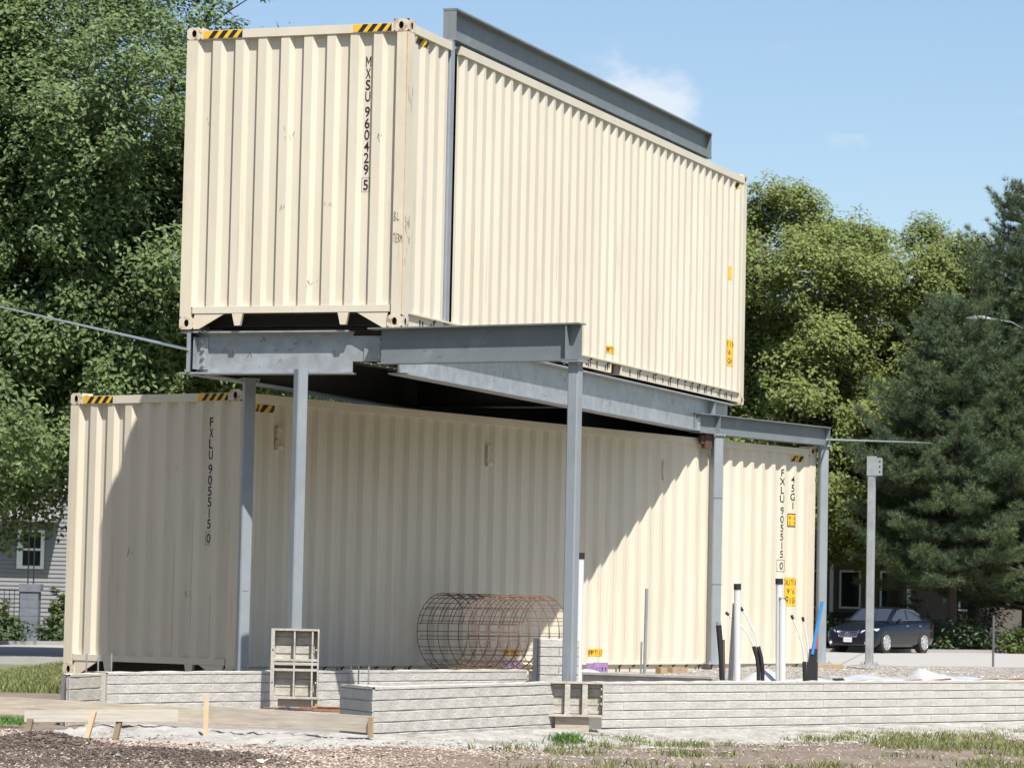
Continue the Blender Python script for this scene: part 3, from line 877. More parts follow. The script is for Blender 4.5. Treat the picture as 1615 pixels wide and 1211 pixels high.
def form(label, loc, rz, W_, H_, cols, rows, D=0.095):
    t = thing('concrete_form', label, 'form panel', loc, rz)
    MB().box(0, W_, D - .008, D, 0, H_).build('sheet', FORM, t)
    e = 0.026
    MB().box(0, 0.035, 0, D - .009, 0, H_).build('edge_rail', FORM, t)
    MB().box(W_ - e * .5, W_, 0, D - .009, 0, H_).build('edge_rail', FORM, t)
    MB().box(0.0355, W_ - e * .5 - .0005, 0, D - .009, H_ - .018, H_).build('top_rail', FORM, t)
    MB().box(0.0355, W_ - e * .5 - .0005, -.012, D - .009, 0, 0.02).build('bottom_rail', FORM, t)
    for (a, b) in cols: MB().box(a, b, 0.004, D - .009, 0.0205, H_ - .0185).build('rib', FORM, t)
    for (a, b) in rows:
        x = 0.0355
        for (c0, c1) in list(cols) + [(W_ - e * .5, W_)]:
            MB().box(x + .0005, c0 - .0005, 0.006, D - .009, a, b).build('cross_rail', FORM, t); x = c1
    # brick imprint on the inner face
    xs = [0.04] + [c for ab in cols for c in ab] + [W_ - e * .5]
    for i in range(0, len(xs) - 1, 2):
        z = 0.03
        while z < H_ - .05:
            zz = min(z + .072, H_ - .03)
            if not any(a - .01 < z < b or a < zz < b + .01 for a, b in rows):
                MB().box(xs[i] + .004, xs[i + 1] - .006, D - .016, D - .0085, z, zz).build('brick', FORM, t)
            z += .08
    for z in ([.12, .19, .26] if H_ < .5 else [.15, .46]):
        MB().tube([(.018, -.001, z), (.018, .004, z)], .008, 8).build('pin_hole', HOLE, t)
        MB().tube([(W_ - .006 - .012, .02, z), (W_ - .03, .02, z)], .012, 8).build('pin', FORM, t)
    return t
form('tall open celled form panel standing on edge before a steel post, crusted with cement', (-2.235, 31.30, 0.335), radians(1), 0.455, 0.662, [(.215, .230), (.385, .402)], [(.262, .285), (.318, .345), (.355, .378)])
form('low three bay form panel clamped under the tall front post', (0.375, 31.02, 0.232), radians(3), 0.555, 0.328, [(.185, .235), (.350, .400)], [])
MB().box(0.1, 0.42, 0.03, 0.05, -0.14, -0.004).build('board', WOODG, None, (0.375, 31.02, 0.232), radians(3), label='short board wedged below the three bay form panel', cat='board')
MB().box(0.02, 0.34, 0, 0.04, 0, 0.075).build('board', WOODG, None, (-2.18, 31.33, 0.26), radians(2), label='short board lying under the tall open form panel', cat='board')
MB().box(0, 0.05, 0, 0.05, 0, 0.075).build('wood_block', WOODY, None, (-1.83, 31.33, 0.26), radians(2), label='small yellow wood block at the foot of the tall form panel', cat='wood block')
# anchor bolts and strap against the back wall
for k, (x, y) in enumerate(((-1.60, 34.05), (-1.52, 34.05), (-1.42, 34.15))):
    MB().tube([(x, y, 0.3), (x, y, 0.60)], 0.008, 6).build('anchor_rod', SILV, None, label=('leftmost', 'middle', 'rightmost')[k] + ' of three thin bright rods before the back wall, right of the tall form panel', cat='rod', group='anchor rods')
for k, (x, y, h) in enumerate(((-4.02, 31.6, .72), (-3.92, 31.7, .68), (-3.80, 31.75, .72))):
    MB().tube([(x, y, 0.45), (x, y, h)], 0.008, 6).build('anchor_rod', SILV, None, label=('leftmost', 'middle', 'rightmost')[k] + ' of three thin rods at the near left corner of the lower container', cat='rod', group='corner anchor rods')

# ------------------------------------------------------------------ fill inside the foundation, footing, spill
def inside(poly, X, Y):
    r = np.zeros(X.shape, bool); n = len(poly)
    for i in range(n):
        (x1, y1), (x2, y2) = poly[i], poly[(i + 1) % n]
        c = ((y1 > Y) != (y2 > Y)) & (X < (x2 - x1) * (Y - y1) / (y2 - y1 + 1e-12) + x1)
        r ^= c
    return r
def patch(name, poly, step, zf, m, **tags):
    xs = np.arange(min(p[0] for p in poly), max(p[0] for p in poly), step); ys = np.arange(min(p[1] for p in poly), max(p[1] for p in poly), step)
    X, Y = np.meshgrid(xs, ys)
    V = np.stack([X.ravel(), Y.ravel(), zf(X, Y).ravel()], 1)
    nx, ny = len(xs), len(ys)
    r, c = np.meshgrid(np.arange(ny - 1), np.arange(nx - 1), indexing='ij')
    a = (r * nx + c).ravel()
    ok = inside(poly, X[:-1, :-1].ravel() + step / 2, Y[:-1, :-1].ravel() + step / 2)
    a = a[ok]
    F = np.stack([a, a + 1, a + nx + 1, a + nx], 1)
    return put(name, npmesh(name, V, F, m, True), **tags)
fillz = lambda x, y: 0.40 + 0.10 * sst(y, 38, 44) + 0.035 * wob(x, y, 2.2) + 0.02 * wob(x + 7, y, 7)
patch('gravel_fill', [(0.62, 32.6), (1.0, 31.75), (6.7, 37.6), (9.2, 46.6), (5.2, 47.4), (2.0, 43.2), (-2.6, 36.4), (-3.6, 33.2), (-2.8, 32.9), (0.4, 36.9)], 0.13, fillz, GRAVEL, kind='structure')
MB().box(0, 5.2, 0, 0.2, -0.2, 0.49).build('slab_edge', CONC, None, (4.7, 47.35, 0), radians(-9), label='low concrete edge at the back of the gravel fill by the street', cat='kerb')
patch('footing_floor', [(-3.75, 30.6), (-3.5, 29.2), (-1.5, 28.2), (-1.4, 28.9), (0.4, 32.0), (0.2, 36.3), (-3.6, 31.3)], 0.1, lambda x, y: gz(x, y) + .03 + 0.02 * wob(x, y, 4), GRAVEL, kind='structure')

def spill(name, line, w0, w1, h, m, **tags):
    """rough strip of spilled concrete along a polyline; slopes from h at the wall to the dirt"""
    pts = []
    for (a, b) in zip(line[:-1], line[1:]):
        n = max(2, int((Vector(b) - Vector(a)).length / .05))
        pts += [(a[0] + (b[0] - a[0]) * i / n, a[1] + (b[1] - a[1]) * i / n) for i in range(n)]
    pts.append(line[-1])
    V, F = [], []
    K = 18
    for i, p in enumerate(pts):
        q = pts[min(i + 1, len(pts) - 1)]; o = pts[max(i - 1, 0)]
        d = Vector((q[0] - o[0], q[1] - o[1])).normalized(); n = Vector((d.y, -d.x))
        w = w0 + (w1 - w0) * (0.5 + 0.5 * sin(i * .13) * cos(i * .041 + 1))
        for k in range(K + 1):
            t = k / K
            x, y = p[0] + n.x * w * t, p[1] + n.y * w * t
            z = gzs(x, y) + h * (1 - t) ** 0.8 - 0.02 * t + (random.uniform(-.015, .015) if 0 < k < K else 0) + 0.02 * float(wob(x * 3, y * 3, 2)) - (0.03 if k == K else 0)
            V.append((x, y, z))
    for i in range(len(pts) - 1):
        for k in range(K):
            a = i * (K + 1) + k
            F.append((a, a + 1, a + K + 2, a + K + 1))
    return put(name, npmesh(name, np.array(V), np.array(F), m, True), **tags)
spill('concrete_spill', [(-3.55, 29.35), (-2.4, 28.75), (-1.5, 28.25), (-1.10, 27.95), (0.45, 31.0), (0.95, 31.5), (6.6, 37.3)], 0.9, 1.9, 0.075, SLUR, kind='structure')

# ------------------------------------------------------------------ lumber
def board(name, label, P, Q, th, m, cat='board', h=None, group=None):
    """plank between two (x, y, ztop, zbottom) ends"""
    P_, Q_ = Vector(P[:2]), Vector(Q[:2])
    d = (Q_ - P_); L = d.length; n = Vector((d.y, -d.x)).normalized() * th
    vs = [(0, 0, P[3]), (L, 0, Q[3]), (L, 0, Q[2]), (0, 0, P[2]), (0, th, P[3]), (L, th, Q[3]), (L, th, Q[2]), (0, th, P[2])]
    fs = [(0, 1, 2, 3), (5, 4, 7, 6), (3, 2, 6, 7), (1, 0, 4, 5), (1, 5, 6, 2), (0, 3, 7, 4)]
    return MB().add(vs, fs).build(name, m, None, (P_.x, P_.y, 0), math.atan2(d.y, d.x), label=label, cat=cat, group=group)
WOODG2 = mat('pale_weathered_lumber', (0.50, 0.455, 0.385), .85, var=.14, vscale=3, stretch=(1, 16, 16), stain=(.36, .32, .27), stscale=4, stmin=.55, stmax=.75, streak=(1, 9, 9))
WOODG3 = mat('spotted_lumber', (0.44, 0.385, 0.31), .85, var=.2, vscale=3, stretch=(1, 12, 12), stain=(.34, .40, .46), stscale=5, stmin=.64, stmax=.70)
board('form_board', 'long weathered plank running in from the left edge of the picture', (-4.75, 28.80, .388, .235), (-2.0, 28.98, .285, .15), .038, WOODG)
board('form_board', 'short weathered plank held by leaning stakes at the lower left', (-4.02, 27.62, .302, .208), (-2.755, 27.82, .330, .232), .038, WOODG2)
board('form_board', 'weathered plank with blue paint spots meeting the corner of the front wall', (-2.535, 28.25, .355, .245), (-1.118, 27.62, .318, .176), .038, WOODG3)
DKW = mat('damp_dark_wood', (0.17, 0.125, 0.085), .85, var=.2, vscale=8)
def stake(label, a, b, w, m):
    a, b = Vector(a), Vector(b)
    d = (b - a)
    L = d.length
    o = MB().add([(-w / 2, -.018, 0), (w / 2, -.018, 0), (w / 2, .018, 0), (-w / 2, .018, 0), (-w / 2, -.018, L), (w / 2, -.018, L), (w / 2, .018, L), (-w / 2, .018, L)],
                 [(0, 3, 2, 1), (4, 5, 6, 7), (0, 1, 5, 4), (1, 2, 6, 5), (2, 3, 7, 6), (3, 0, 4, 7)]).build('stake', m, None, tuple(a), label=label, cat='stake', group='wooden stakes')
    o.rotation_euler = d.to_track_quat('Z', 'Y').to_euler()
stake('pale leaning stake in front of the short plank', (-3.47, 27.36, .05), (-3.44, 27.64, .305), .04, WOODY)
stake('tall upright stake where the two planks overlap', (-2.535, 28.0, .06), (-2.555, 28.22, .43), .04, WOODY)
stake('dark stake under the left end of the short plank', (-3.985, 27.48, .04), (-3.965, 27.60, .23), .05, DKW)
stake('dark stake under the middle of the short plank', (-3.265, 27.66, .05), (-3.24, 27.80, .25), .045, DKW)
MB().box(0, .045, 0, .02, 0, .17).build('stake', WOODY, None, (-1.145, 27.60, .14), radians(-30), label='thin yellow strip nailed to the end of the plank by the front wall', cat='stake', group='wooden stakes')
for lab, x, y, z, L, rz, m in (('tan timber block beyond the far right corner post', 4.05, 43.05, .47, .36, 12, WOODY), ('tan timber packer under the container left of the black hose', 2.08, 41.15, .42, .26, 40, WOODY),
                               ('small tan packer beside the thin metal rod', 1.92, 40.9, .42, .1, 30, WOODY), ('timber block lying on the plastic at right', 4.35, 39.6, .42, .22, 5, WOODG),
                               ('timber packer between the two form panels behind the back wall', -2.45, 34.4, .46, .34, 20, CONC_B)):
    MB().box(0, L, 0, .12, 0, .10).build('wood_block', m, None, (x, y, z), radians(rz), label=lab, cat='wood block', group='wood blocks')

# ------------------------------------------------------------------ reinforcing bars and mesh roll
for k in range(16):
    x0, y0 = random.uniform(-2.7, -1.7), random.uniform(30.4, 33.0)
    a = radians(random.choice([25, 28, 31, -38, -41])); L = random.uniform(.8, 1.8)
    z = gzs(x0, y0) + .10 + random.uniform(0, .05)
    MB().tube([(x0, y0, z), (x0 + L * cos(a), y0 + L * sin(a), z + random.uniform(-.03, .03))], .009, 6).build('rebar', RUST, None,
        label='rusty bar lying in the pit left of the front wall', cat='rebar', group='rebar in the pit')
for k in range(9):
    x0, y0 = 3.3 + k * .33, 35.1 + k * .36 + random.uniform(-.1, .3); a = math.atan2(5.5, 5.4) + random.uniform(-.12, .12)
    MB().tube([(x0, y0, .50), (x0 + .9 * cos(a), y0 + .9 * sin(a), .51 + random.uniform(0, .035))], .010, 6).build('rebar', RUST, None,
        label='rusty bar lying just behind the long right hand wall', cat='rebar', group='rebar behind the right wall')
mr = thing('mesh_roll', 'rusty roll of welded wire mesh lying in front of the lower container', 'wire mesh', (-0.15, 37.45, 0.945), pi / 2 - radians(46))
RL, RX, RZ = 1.60, 0.415, 0.430
def ringpt(t, x, k=1.0): return (x, cos(t) * RX * k, sin(t) * RZ * k)
for i in range(11):
    x = -RL / 2 + RL * i / 10
    MB().tube([ringpt(2 * pi * j / 36, x) for j in range(37)], 0.0042, 5, cap=False).build('ring_wire', MESHW, mr)
    if i % 1 == 0:
        MB().tube([ringpt(2 * pi * j / 36 + .2, x + .03 + .012 * sin(j * .35), .955) for j in range(30)], 0.0042, 5, cap=False).build('ring_wire', MESHW, mr)
for j in range(30):
    t = 2 * pi * j / 30
    MB().tube([ringpt(t, -RL / 2), ringpt(t, RL / 2)], 0.0042, 5).build('long_wire', MESHW, mr)
    if j % 2: MB().tube([ringpt(t + .08, -RL / 2 + .03, .96), ringpt(t + .08, RL / 2 + .03, .96)], 0.0042, 5).build('long_wire', MESHW, mr)

# ------------------------------------------------------------------ pipes and conduits
def pipe(label, a, b, r, m, cap=None, name='pipe', cat='pipe'):
    t = thing(name, label, cat, a)
    d = Vector(b) - Vector(a)
    MB().tube([(0, 0, -.1), tuple(d)], r, 14).build('tube', m, t)
    if cap:
        e = d.normalized()
        MB().tube([tuple(d - e * .05), tuple(d + e * .012)], r * 1.12, 14).build('cap', cap, t)
    return t
pipe('white pipe with a black cap, left of the two close ones', (2.43, 34.6, .45), (2.414, 34.6, 1.524), .035, PVC, BLACKR)
pipe('tallest white pipe with a black cap, behind its capped neighbour', (2.985, 36.0, .45), (2.968, 36.0, 1.60), .038, PVC, BLACKR)
p = pipe('white pipe topped by a dark ragged flap, before the tallest one', (2.953, 35.2, .45), (2.939, 35.2, 1.41), .038, PVC)
MB().add([(-.055, -.04, .94), (.05, -.04, .955), (.075, -.03, .90), (.05, .04, .97), (-.045, .04, .955), (-.06, 0, .91)], [(0, 1, 3, 4), (1, 2, 3), (0, 4, 5)]).build('flap', BLACKR, p)
pipe('grey conduit leaning against the left white pipe', (2.36, 34.75, .45), (2.405, 34.75, 1.33), .028, SILV, None, 'conduit', 'conduit')
pipe('white pipe with a black cap behind the tall front post', (.72, 33.0, .6), (.722, 33.0, 1.79), .04, PVC, BLACKR)
pipe('thin grey metal rod standing alone in front of the lower container', (1.478, 35.2, .45), (1.488, 35.2, 1.467), .018, SILV, None, 'conduit', 'rod')
pipe('short thin rod beside the tall metal rod', (1.44, 35.25, .45), (1.444, 35.25, .90), .010, SILV, None, 'conduit', 'rod')
def hose(label, pts, r, m, name='hose'):
    return MB().tube(pts, r, 10).build(name, m, None, label=label, cat='hose')
h = hose('thick black hose standing left of the white pipes', [(2.255, 34.3, .42), (2.24, 34.3, .75), (2.205, 34.3, 1.10)], .030, BLACKR)
MB().tube([(2.27, 34.29, .6), (2.262, 34.285, .80), (2.258, 34.285, .95)], .014, 8).build('sleeve', mat('brown_sleeve', (.13, .09, .07), .6), h)
MB().tube([(2.206, 34.3, 1.09), (2.202, 34.3, 1.135)], .026, 8).build('tip', SILV, h)
for k, (dx, lab) in enumerate(((-.022, 'left of a pair of black hoses bending between the white pipes'), (.022, 'right of a pair of black hoses bending between the white pipes'))):
    hose(lab, [(2.735 + dx, 35.4, .45), (2.735 + dx, 35.4, .62), (2.715 + dx, 35.4, .76), (2.68 + dx * 1.1, 35.4, .875)], .022, BLACKR)
def wire(label, pts, tip):
    w = MB().tube(pts, .009, 8).build('white_cable', PVC, None, label=label, cat='cable', group='white cable ends')
    a, b = Vector(pts[-1]), Vector(pts[-2]); d = (a - b).normalized()
    MB().tube([tuple(a - d * .01), tuple(a + d * .035)], .016, 8).build('plug', BLACKR, w)
wire('white cable curving left out of the bent black hoses', [(2.66, 35.39, .86), (2.60, 35.39, .99), (2.50, 35.39, 1.11), (2.375, 35.39, 1.21)], 1)
wire('white cable rising right out of the bent black hoses', [(2.70, 35.38, .87), (2.66, 35.38, 1.02), (2.59, 35.38, 1.16), (2.525, 35.38, 1.26)], 1)
wire('longer white cable arching out of the black boot at right', [(3.225, 35.58, .70), (3.20, 35.58, .88), (3.15, 35.58, 1.04), (3.085, 35.58, 1.185)], 1)
wire('shorter white cable beside the arching one at right', [(3.262, 35.58, .72), (3.25, 35.58, .92), (3.225, 35.58, 1.07), (3.20, 35.58, 1.165)], 1)
hose('short black stub left of the wide black boot', [(3.225, 35.55, .45), (3.215, 35.55, .72)], .022, BLACKR)
MB().prism([(-.055, -.035), (.055, -.035), (.065, .0), (.055, .035), (-.055, .035)], 'z', -.1, .2).prism([(-.03, -.028), (.052, -.028), (.055, .0), (.05, .028), (-.03, .028)], 'z', .2, .34).build('rubber_boot', BLACKR, None, (3.30, 35.57, .52), 0,
    label='wide black boot holding the blue and red tubes', cat='boot')
hose('blue tube slanting up beside the far corner post', [(3.30, 35.55, .80), (3.345, 35.55, 1.08), (3.40, 35.55, 1.37)], .019, BLUEP, 'tube')
hose('red tube half hidden behind the blue tube', [(3.335, 35.60, .78), (3.345, 35.60, .98), (3.352, 35.60, 1.16)], .017, REDP, 'tube')
for lab, x, y, sx in (('purple plastic crate against the container left of the thin rod', 1.06, 39.62, .30), ('purple plastic crate half seen through the mesh roll', .02, 38.35, .30)):
    t = thing('crate', lab, 'crate', (x, y, .42), pi / 2 - TL)
    MB().box(0, sx, 0, .12, 0, .02).build('base', PURP, t)
    MB().box(0, sx, 0, .015, .02, .06).box(0, sx, 0, .015, .11, .17).build('front', PURP, t)
    for k in range(5): MB().box(.0 + k * (sx - .03) / 4, .03 + k * (sx - .03) / 4, .001, .014, .06, .11).build('slat', PURP, t)
    MB().box(.01, sx - .01, .105, .12, .02, .16).build('back', PURP, t)

# ------------------------------------------------------------------ plastic sheeting
def poly_sheet(label, x0, x1, y0, y1, zf, n=40):
    xs, ys = np.linspace(x0, x1, n), np.linspace(y0, y1, n)
    o = sheet('plastic_sheet', xs, ys, zf, PLAST, label=label, cat='plastic sheet')
    return o
g2d = lambda x, y, cx, cy, sx, sy, h: h * np.exp(-((x - cx) / sx) ** 2 - ((y - cy) / sy) ** 2)
poly_sheet('white plastic sheet bunched round the bases of the white pipes', 2.35, 4.0, 35.9, 37.6, lambda x, y: .40 + g2d(x, y, 2.85, 36.5, .26, .5, .21) + g2d(x, y, 3.5, 36.9, .4, .4, .12) + .03 * wob(x, y, 6) + .015 * wob(y, x, 15))
poly_sheet('white plastic sheet spread behind the right hand wall', 4.0, 6.4, 38.2, 41.5, lambda x, y: .44 + g2d(x, y, 4.4, 39.6, .4, .7, .07) + g2d(x, y, 5.4, 40.5, .5, .7, .05) + .04 * wob(x, y, 5) + .02 * wob(y, x, 13))
poly_sheet('white plastic sheet lying beside the purple crate', .72, 1.45, 37.4, 38.9, lambda x, y: .40 + g2d(x, y, .95, 38.3, .25, .5, .14) + .02 * wob(x, y, 8))
tp = np.linspace(0, 1, 14)
Vt, Ft = [], []
for i, t in enumerate(tp):
    for k, u in enumerate(tp):
        x = 4.66 + .95 * t + .05 * sin(u * 5); y = 38.2 + .9 * u
        z = .40 + max(0, (.27 - .26 * t) * (1 - abs(u - .45) * 1.3)) * min(1, t * 7 + .0) + .012 * sin(i * 2.1 + k * 1.3)
        Vt.append((x, y, z))
for i in range(13):
    for k in range(13):
        a = i * 14 + k; Ft.append((a, a + 1, a + 15, a + 14))
put('plastic_tent', npmesh('plastic_tent', np.array(Vt), np.array(Ft), PLAST, True), label='raised wedge of plastic sheet standing up below the car', cat='plastic sheet')

# ------------------------------------------------------------------ loose stones, mulch, grass
def stones(name, X, Y, Z, size, m, **tags):
    n = len(X)
    base = np.array([[1, 0, 0], [0, 1, 0], [-1, 0, 0], [0, -1, 0], [0, 0, 1], [0, 0, -.6]])
    fs = np.array([[0, 1, 4], [1, 2, 4], [2, 3, 4], [3, 0, 4], [1, 0, 5], [2, 1, 5], [3, 2, 5], [0, 3, 5]])
    sc = size[:, None] * rng.uniform(.5, 1.3, (n, 3)) * np.array([1, 1, .6])
    P = base[None] * sc[:, None, :] * rng.uniform(.7, 1.25, (n, 6, 1))
    a = rng.uniform(0, 2 * pi, n); ca, sa = np.cos(a)[:, None], np.sin(a)[:, None]
    x = P[:, :, 0] * ca - P[:, :, 1] * sa; y = P[:, :, 0] * sa + P[:, :, 1] * ca
    V = np.stack([x + X[:, None], y + Y[:, None], P[:, :, 2] + Z[:, None]], 2).reshape(-1, 3)
    F = (fs[None] + (np.arange(n) * 6)[:, None, None]).reshape(-1, 3)
    return put(name, npmesh(name, V, F, m), kind='stuff', **tags)
GRAVS = mat('pink_cream_gravel', (0.33, 0.262, 0.215), 0.92, island=0.5, spec=.2)
MULCH = mat('dark_mulch', (0.085, 0.066, 0.055), 0.95, island=0.6, spec=.2)
RUBB = mat('grey_rubble', (0.30, 0.28, 0.25), 0.9, island=0.5)
def scatter(n, x0, x1, y0, y1, dens):
    X, Y = rng.uniform(x0, x1, n), rng.uniform(y0, y1, n)
    k = rng.uniform(0, 1, n) < dens(X, Y)
    return X[k], Y[k]
mound = lambda x, y: np.clip(sum(np.exp(-((x - a) / (sx * 1.2)) ** 2 - ((y - b) / (sy * 1.15)) ** 2) for a, b, sx, sy in
                         ((-3.62, 25.85, .5, .6), (-4.5, 25.2, .75, .8), (-2.8, 24.5, .6, .45), (-2.05, 24.3, .4, .35), (-3.6, 23.4, 1.2, .5))), 0, 1)
leftish = lambda x, y: 1 - sst(x + (y - 25) * -.25, -1.4, .1)
X, Y = scatter(42000, -6, 1.0, 21.5, 29.2, lambda x, y: leftish(x, y) * (1 - .9 * mound(x, y)))
stones('gravel', X, Y, gz(X, Y) + .004, rng.uniform(.006, .018, len(X)), GRAVS)
X, Y = scatter(50000, -6, 1.0, 21.5, 28.0, lambda x, y: leftish(x, y) * np.clip(mound(x, y) * 1.2 - .1, 0.03, 1))
stones('mulch', X, Y, gz(X, Y) + .006, rng.uniform(.008, .024, len(X)), MULCH)
X, Y = scatter(24000, -3, 7, 24.0, 36.5, lambda x, y: (np.exp(-((y - (29.6 + 1.0 * x)) / 1.3) ** 2) * .8 + .25 * sst(wob(x, y, 3), 0, .3)) * (y < 30.7 + x) * (y < 29 + 3 * (x + 1.5)))
stones('rubble', X, Y, gz(X, Y) + .012, rng.uniform(.006, .026, len(X)) * rng.uniform(.4, 1.3, len(X)), RUBB)
_ln = [(-3.55, 29.35), (-2.4, 28.75), (-1.5, 28.25), (-1.10, 27.95), (0.45, 31.0), (0.95, 31.5), (6.6, 37.3)]
def linedist(x, y):
    best = np.full(x.shape, 9.0)
    for (a, b), (c_, d) in zip(_ln[:-1], _ln[1:]):
        L2 = (c_ - a) ** 2 + (d - b) ** 2
        t = np.clip(((x - a) * (c_ - a) + (y - b) * (d - b)) / L2, 0, 1)
        best = np.minimum(best, np.hypot(x - a - t * (c_ - a), y - b - t * (d - b)))
    return best
def camside(x, y): return ((y < 28.75 - .55 * (x + 2.4)) & (x < -1.1)) | ((y < 27.9 + 1.93 * (x + 1.1)) & (x >= -1.1) & (x < .5)) | ((x >= .5) & (y < 31.0 + 1.03 * (x - .5)))
X, Y = scatter(60000, -3.6, 6.6, 26.0, 36.8, lambda x, y: camside(x, y) * np.exp(-linedist(x, y) / .75))
_z = gz(X, Y) + .06 * np.clip(1 - linedist(X, Y) / 1.2, 0, 1) ** .8
stones('concrete_crumbs', X, Y, _z, rng.uniform(.004, .020, len(X)) * rng.uniform(.4, 1.4, len(X)), mat('concrete_crumb', (0.33, 0.315, 0.285), 0.95, island=0.45, spec=.2))
X, Y = scatter(9000, 0.5, 7.0, 32.0, 46.0, lambda x, y: 1.0 * inside([(1.0, 31.9), (6.6, 37.6), (8.5, 46), (4.5, 46), (0.7, 38)], x, y))
stones('fill_stones', X, Y, fillz(X, Y) + .004, rng.uniform(.010, .024, len(X)), RUBB)

def blades(name, X, Y, Z, h, w, lean, m, **tags):
    n = len(X)
    a = rng.uniform(0, 2 * pi, n); b = rng.uniform(0, 2 * pi, n)
    dx, dy = np.cos(a) * w, np.sin(a) * w
    lx, ly = np.cos(b) * lean * h, np.sin(b) * lean * h
    V = np.stack([np.stack([X - dx, Y - dy, Z], 1), np.stack([X + dx, Y + dy, Z], 1), np.stack([X + lx * .4 + dx * .7, Y + ly * .4 + dy * .7, Z + h * .6], 1),
                  np.stack([X + lx * .4 - dx * .7, Y + ly * .4 - dy * .7, Z + h * .6], 1), np.stack([X + lx, Y + ly, Z + h], 1)], 1).reshape(-1, 3)
    o = (np.arange(n) * 5)[:, None]
    F = np.concatenate([o + [0, 1, 2], o + [0, 2, 3], o + [3, 2, 4]])
    return put(name, npmesh(name, V, F, m), kind='stuff', **tags)
GRASS = mat('grass_blade', (0.15, 0.205, 0.055), 0.7, island=0.45, trans=.3, col2=(0.26, 0.235, 0.10), vscale=1.5)
X, Y = scatter(90000, -9, -3.6, 42, 68, lambda x, y: (x < -3.7 - (y - 42) * .09) * (.35 + .65 * sst(wob(x, y, 2), -.15, .25)))
blades('grass', X, Y, gz(X, Y), rng.uniform(.05, .15, len(X)), rng.uniform(.006, .013, len(X)), rng.uniform(.1, .9, len(X)), GRASS)
gd = lambda x, y: sst(wob(x + 3, y, 2.1) + .5 * wob(x, y + 9, 5), .02, .30) * sst(x, -.4, .9) * (y < 30.7 + x * .92) * .9 + .01
X0, Y0 = scatter(9000, -.6, 7.2, 24.0, 36.0, gd)
X = (X0[:, None] + rng.normal(0, .03, (len(X0), 9))).ravel(); Y = (Y0[:, None] + rng.normal(0, .03, (len(X0), 9))).ravel()
blades('grass', X, Y, gz(X, Y) + .01, rng.uniform(.02, .075, len(X)), rng.uniform(.003, .006, len(X)), rng.uniform(.3, 1.2, len(X)), GRASS)
X, Y = scatter(26000, -3.5, 7.2, 23.0, 35.5, lambda x, y: (.25 + .75 * sst(wob(x, y + 4, 3), -.1, .3)) * (y < 30.2 + x * .9) * sst(x + (25 - y) * .3, -2.5, -.5))
blades('dry_straw', X, Y, gz(X, Y) + .004, rng.uniform(.008, .03, len(X)), rng.uniform(.002, .005, len(X)), rng.uniform(1.0, 4.0, len(X)), mat('dry_straw', (.36, .30, .19), .8, island=.5))
for (cx, cy, s_, lab) in ((.55, 29.35, .10, 'bright green weed tuft growing before the three bay form panel'), (-4.55, 29.8, .2, 'grass tuft growing under the long plank at the left edge')):
    X, Y = rng.normal(cx, s_ * .6, 420), rng.normal(cy, s_ * .8, 420)
    o = blades('weed', X, Y, gz(X, Y) + .03, rng.uniform(.03, .10, 420), rng.uniform(.004, .008, 420), rng.uniform(.3, 1.1, 420), mat('weed_leaf', (.11, .22, .045), .6, island=.4, trans=.3))
    del o['kind']; o['label'] = lab; o['category'] = 'weed'
# litter
PAPER = mat('paper', (.78, .72, .62), .8, var=.1, vscale=30)
for lab, x, y in (('crumpled pale paper scrap on the grass at lower right', 1.87, 28.0), ('yellowish paper scrap on the gravel at bottom centre left', -1.72, 23.6), ('small yellow scrap at the foot of the front wall', -.55, 28.95)):
    z = gzs(x, y) + .02
    P = [(x + random.uniform(-.06, .06), y + random.uniform(-.05, .05), z + random.uniform(0, .05)) for _ in range(9)]
    MB().add(P, [(0, 1, 2), (2, 3, 4), (4, 5, 0), (0, 2, 4), (5, 6, 7), (7, 8, 0), (0, 5, 7)]).build('paper_scrap', PAPER, None, label=lab, cat='litter')

# ------------------------------------------------------------------ trees
BARK = mat('tree_bark', (0.075, 0.06, 0.048), 0.95, var=.3, vscale=5, stretch=(4, 4, .6), bump=.6, bscale=9)
LEAF_L = mat('maple_leaf', (0.172, 0.228, 0.080), 0.5, island=0.40, trans=.44, spec=.40, col2=(0.125, 0.182, 0.064), vscale=.35)
LEAF_R = mat('oak_leaf', (0.235, 0.272, 0.078), 0.5, island=0.38, trans=.44, spec=.34, col2=(0.178, 0.222, 0.064), vscale=.3)
LEAF_D = mat('far_leaf', (0.075, 0.115, 0.032), 0.5, island=0.4, trans=.3, col2=(0.06, 0.1, 0.032), vscale=.3)
NEED = mat('pine_needle', (0.092, 0.130, 0.074), 0.55, island=0.5, trans=.16, spec=.25, col2=(0.105, 0.135, 0.052), vscale=.5)
DEADL = mat('brown_leaf', (.34, .17, .08), .7, island=.3)

def unit(a): return a / np.maximum(np.linalg.norm(a, axis=-1, keepdims=True), 1e-9)
def leafmesh(name, C, Nn, size, m, asp=.55):
    """one folded four-sided leaf per centre, facing along Nn"""
    n = len(C)
    t = unit(np.cross(Nn, rng.normal(0, 1, (n, 3))))
    b = np.cross(Nn, t)
    s = size[:, None]
    fold = Nn * s * .16
    V = np.stack([C - t * s, C + b * s * asp + fold, C + t * s * 1.05 - fold * .6, C - b * s * asp + fold], 1).reshape(-1, 3)
    o = (np.arange(n) * 4)[:, None]
    F = np.concatenate([o + [0, 1, 2], o + [0, 2, 3]])
    return npmesh(name, V, F, m)

def lobed(d, ph):
    z = 0
    for (v, a) in ph: z = z + np.sin(d @ v + a)
    return z / len(ph)

